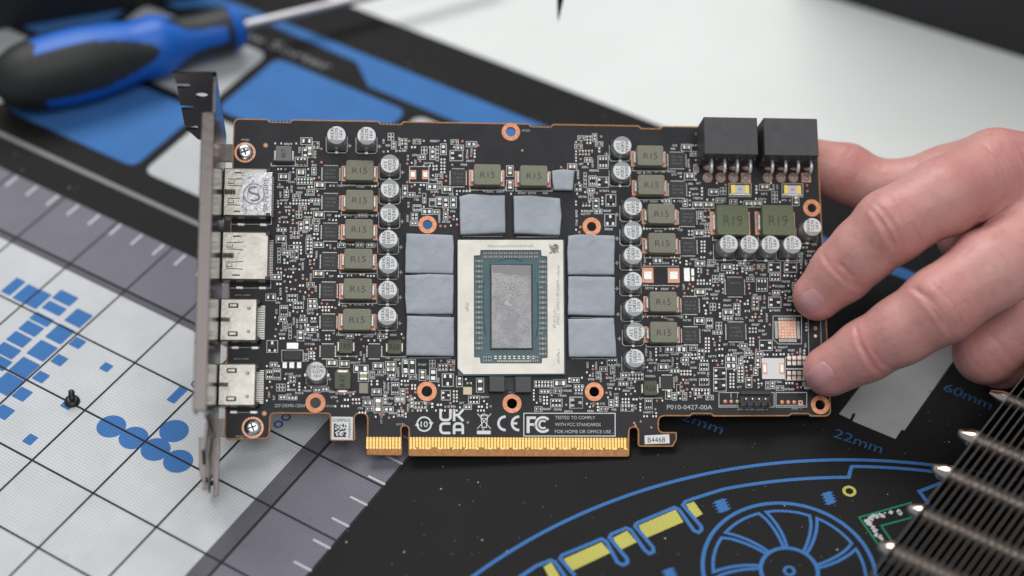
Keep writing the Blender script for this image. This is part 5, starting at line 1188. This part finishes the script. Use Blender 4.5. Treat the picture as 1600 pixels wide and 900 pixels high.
# creases over the joints and soft irregularity
def vnoise(p, s, seed):
    r = np.random.RandomState(seed); ks = r.randn(14, 3) * s; ph = r.rand(14) * 6.28; return sum(np.sin(p @ ks[i] + ph[i]) for i in range(14)) / 14
disp = vnoise(V, .10, 1) * .5 + vnoise(V, .32, 2) * .14 + vnoise(V, .8, 5) * .05
red = np.zeros(nv)
def crease(finger, bi, t0, n, spread, depth, width, seed):
    global disp, red
    a, b, ra, rb = FB[finger][bi]; ba = b - a; L = np.linalg.norm(ba); ax_ = ba / L; s = (V - a) @ ax_; rad = V - a - s[:, None] * ax_; dist = np.linalg.norm(rad, axis=1)
    near = (dist < max(ra, rb) * 1.5) & (np.abs(s - t0 * L) < 14)
    viewer = np.array([.08, -.2, 1.0]); vdir = viewer - ax_ * (viewer @ ax_); vdir /= np.linalg.norm(vdir); side = np.cross(ax_, vdir)
    cosv = (rad @ vdir) / (dist + 1e-6); lat = (rad @ side) / max(ra, rb); mask = np.clip((cosv - .15) / .5, 0, 1) * near
    r = random.Random(seed)
    for k in range(n):
        off = t0 * L + ((k + .5) / n - .5) * spread + r.uniform(-.4, .4); bow = r.uniform(-1.6, 1.6); sl = r.uniform(-.9, .9); lim = r.uniform(.45, .95); cen = r.uniform(-.25, .25)
        dd = s - off - bow * lat ** 2 - sl * lat; m = mask * np.clip((lim - np.abs(lat - cen)) / .3, 0, 1)
        dp_ = depth * r.uniform(.55, 1.15); disp -= dp_ * np.exp(-(dd / width) ** 2) * m; disp += dp_ * .35 * np.exp(-((dd - 1.3 * width * 1.6) / (width * 1.6)) ** 2) * m
    red = np.maximum(red, np.exp(-((s - t0 * L) / (spread * .8)) ** 2) * near * np.clip(cosv, 0, 1))
crease('index', 1, 1.0, 10, 13, .7, .5, 1); crease('index', 3, .75, 3, 4.5, .6, .6, 2)
crease('middle', 1, 1.0, 10, 14, .7, .5, 3); crease('middle', 3, .8, 3, 4.5, .6, .6, 4)
crease('ring', 1, .9, 4, 9, .3, .7, 5); crease('thumb', 3, .9, 4, 8, .3, .7, 6); crease('index', 0, .1, 8, 16, .4, .6, 8); crease('index', 0, .75, 3, 10, .14, .6, 9)
# knuckle swell and the skin folds of the web between index and middle
wc = P3(1552, 338, 26); dw = np.linalg.norm(V - wc, axis=1); fan_ = np.arctan2(V[:, 1] - wc[1], V[:, 0] - wc[0]); disp -= .30 * np.clip(1 - dw / 17, 0, 1) * (np.abs(np.sin(fan_ * 5.5)) < .28)
V = V + N_ * disp[:, None]
hm.vertices.foreach_set('co', (V * MM).ravel()); hm.update()
# colour of the skin itself: redder joints and fingertips
tipr = np.zeros(nv)
for k in ('index', 'middle'):
    tpt = P3(*FING[k][-1][:3]); tipr = np.maximum(tipr, np.clip(1 - np.linalg.norm(V - tpt, axis=1) / 17, 0, 1))
sp = np.clip(1 - np.linalg.norm(V - P3(1477, 269, 33), axis=1) / 4.0, 0, 1)
fac = np.clip(.55 * red + .55 * tipr + .25 * vnoise(V, .22, 9) + .2, 0, 1)
at = hm.attributes.new('flush', 'FLOAT', 'POINT'); at.data.foreach_set('value', fac.astype(np.float32)); at2 = hm.attributes.new('spot', 'FLOAT', 'POINT'); at2.data.foreach_set('value', sp.astype(np.float32))
m = principled('skin', (0.55, 0.32, 0.26), 0.44, spec=0.4); b_ = bsdf(m); b_.inputs['Subsurface Weight'].default_value = .32; b_.inputs['Subsurface Radius'].default_value = (1.0, .32, .18); b_.inputs['Subsurface Scale'].default_value = .0035
an = nd(m, 'ShaderNodeAttribute', attribute_name='flush'); an2 = nd(m, 'ShaderNodeAttribute', attribute_name='spot')
x1_ = nd(m, 'ShaderNodeMix', data_type='RGBA'); lk(m, an.outputs['Fac'], x1_.inputs['Factor']); x1_.inputs['A'].default_value = (.61, .33, .295, 1); x1_.inputs['B'].default_value = (.54, .215, .205, 1)
x2_ = nd(m, 'ShaderNodeMix', data_type='RGBA'); lk(m, an2.outputs['Fac'], x2_.inputs['Factor']); lk(m, x1_.outputs['Result'], x2_.inputs['A']); x2_.inputs['B'].default_value = (.50, .13, .11, 1)
co = objco(m); mot = mix_noise(m, x2_.outputs['Result'], (.50, .225, .205), 220, .5, .8, detail=5, co=co); setcol(m, mot)
vo = nd(m, 'ShaderNodeTexVoronoi', feature='DISTANCE_TO_EDGE'); vo.inputs['Scale'].default_value = 900; lk(m, co, vo.inputs['Vector'])
n1 = nd(m, 'ShaderNodeTexNoise'); n1.inputs['Scale'].default_value = 420; n1.inputs['Detail'].default_value = 5; lk(m, co, n1.inputs['Vector'])
pv = bump(m, vo.outputs['Distance'], .00012, .35); bump(m, n1.outputs['Fac'], .0006, .35, pv)
hm.materials.clear(); hm.materials.append(m); hm.polygons.foreach_set('use_smooth', [True] * len(hm.polygons)); hm.name = 'hand'
hand = thing('hand', 'bare hand gripping the right edge of the circuit board, two fingers in front', 'hand', M_BRD.copy(), data=hm)
principled('nail', (0.56, 0.29, 0.30), 0.22, spec=0.5, **{'Subsurface Weight': .15, 'Subsurface Scale': .002})
camb = np.array(R_BRD.T @ (-T_BRD))
def cast(x, y):
    d = R_BRD.T @ np.array([(x - 800) / F_PX, (y - 450) / F_PX, 1.0]); d /= np.linalg.norm(d); t = 480.0
    for _ in range(60):
        s = float(sdf((camb + d * t)[None])[0]); t += s * .9
        if abs(s) < .004: break
    return camb + d * t
def nail(cx_, cy_, L, Wd, ang):
    a = math.radians(ang); dx = np.array([math.cos(a), math.sin(a)]); dy = np.array([-dx[1], dx[0]]); N1, N2 = 15, 13; vs = []; fs_ = []
    for i in range(N1):
        for j in range(N2):
            s = -1 + 2 * i / (N1 - 1); t = -1 + 2 * j / (N2 - 1); ww = Wd * (1 - .35 * abs(s) ** 3.2); pp = np.array([cx_, cy_]) + dx * s * L * (1 - .16 * abs(t) ** 2.5) + dy * t * ww
            p = cast(*pp); g_ = grad(p[None])[0]; edge = max(abs(s) ** 4, abs(t) ** 4); vs.append(p + g_ * (.30 - .42 * edge + (.12 if s > .85 else 0)))
    for i in range(N1 - 1):
        for j in range(N2 - 1): fs_.append((i * N2 + j, (i + 1) * N2 + j, (i + 1) * N2 + j + 1, i * N2 + j + 1))
    MB().add(vs, fs_).build('fingernail', 'nail', hand, True)
nail(1269, 470, 19, 19, 135); nail(1281, 586, 21, 19.5, 145)
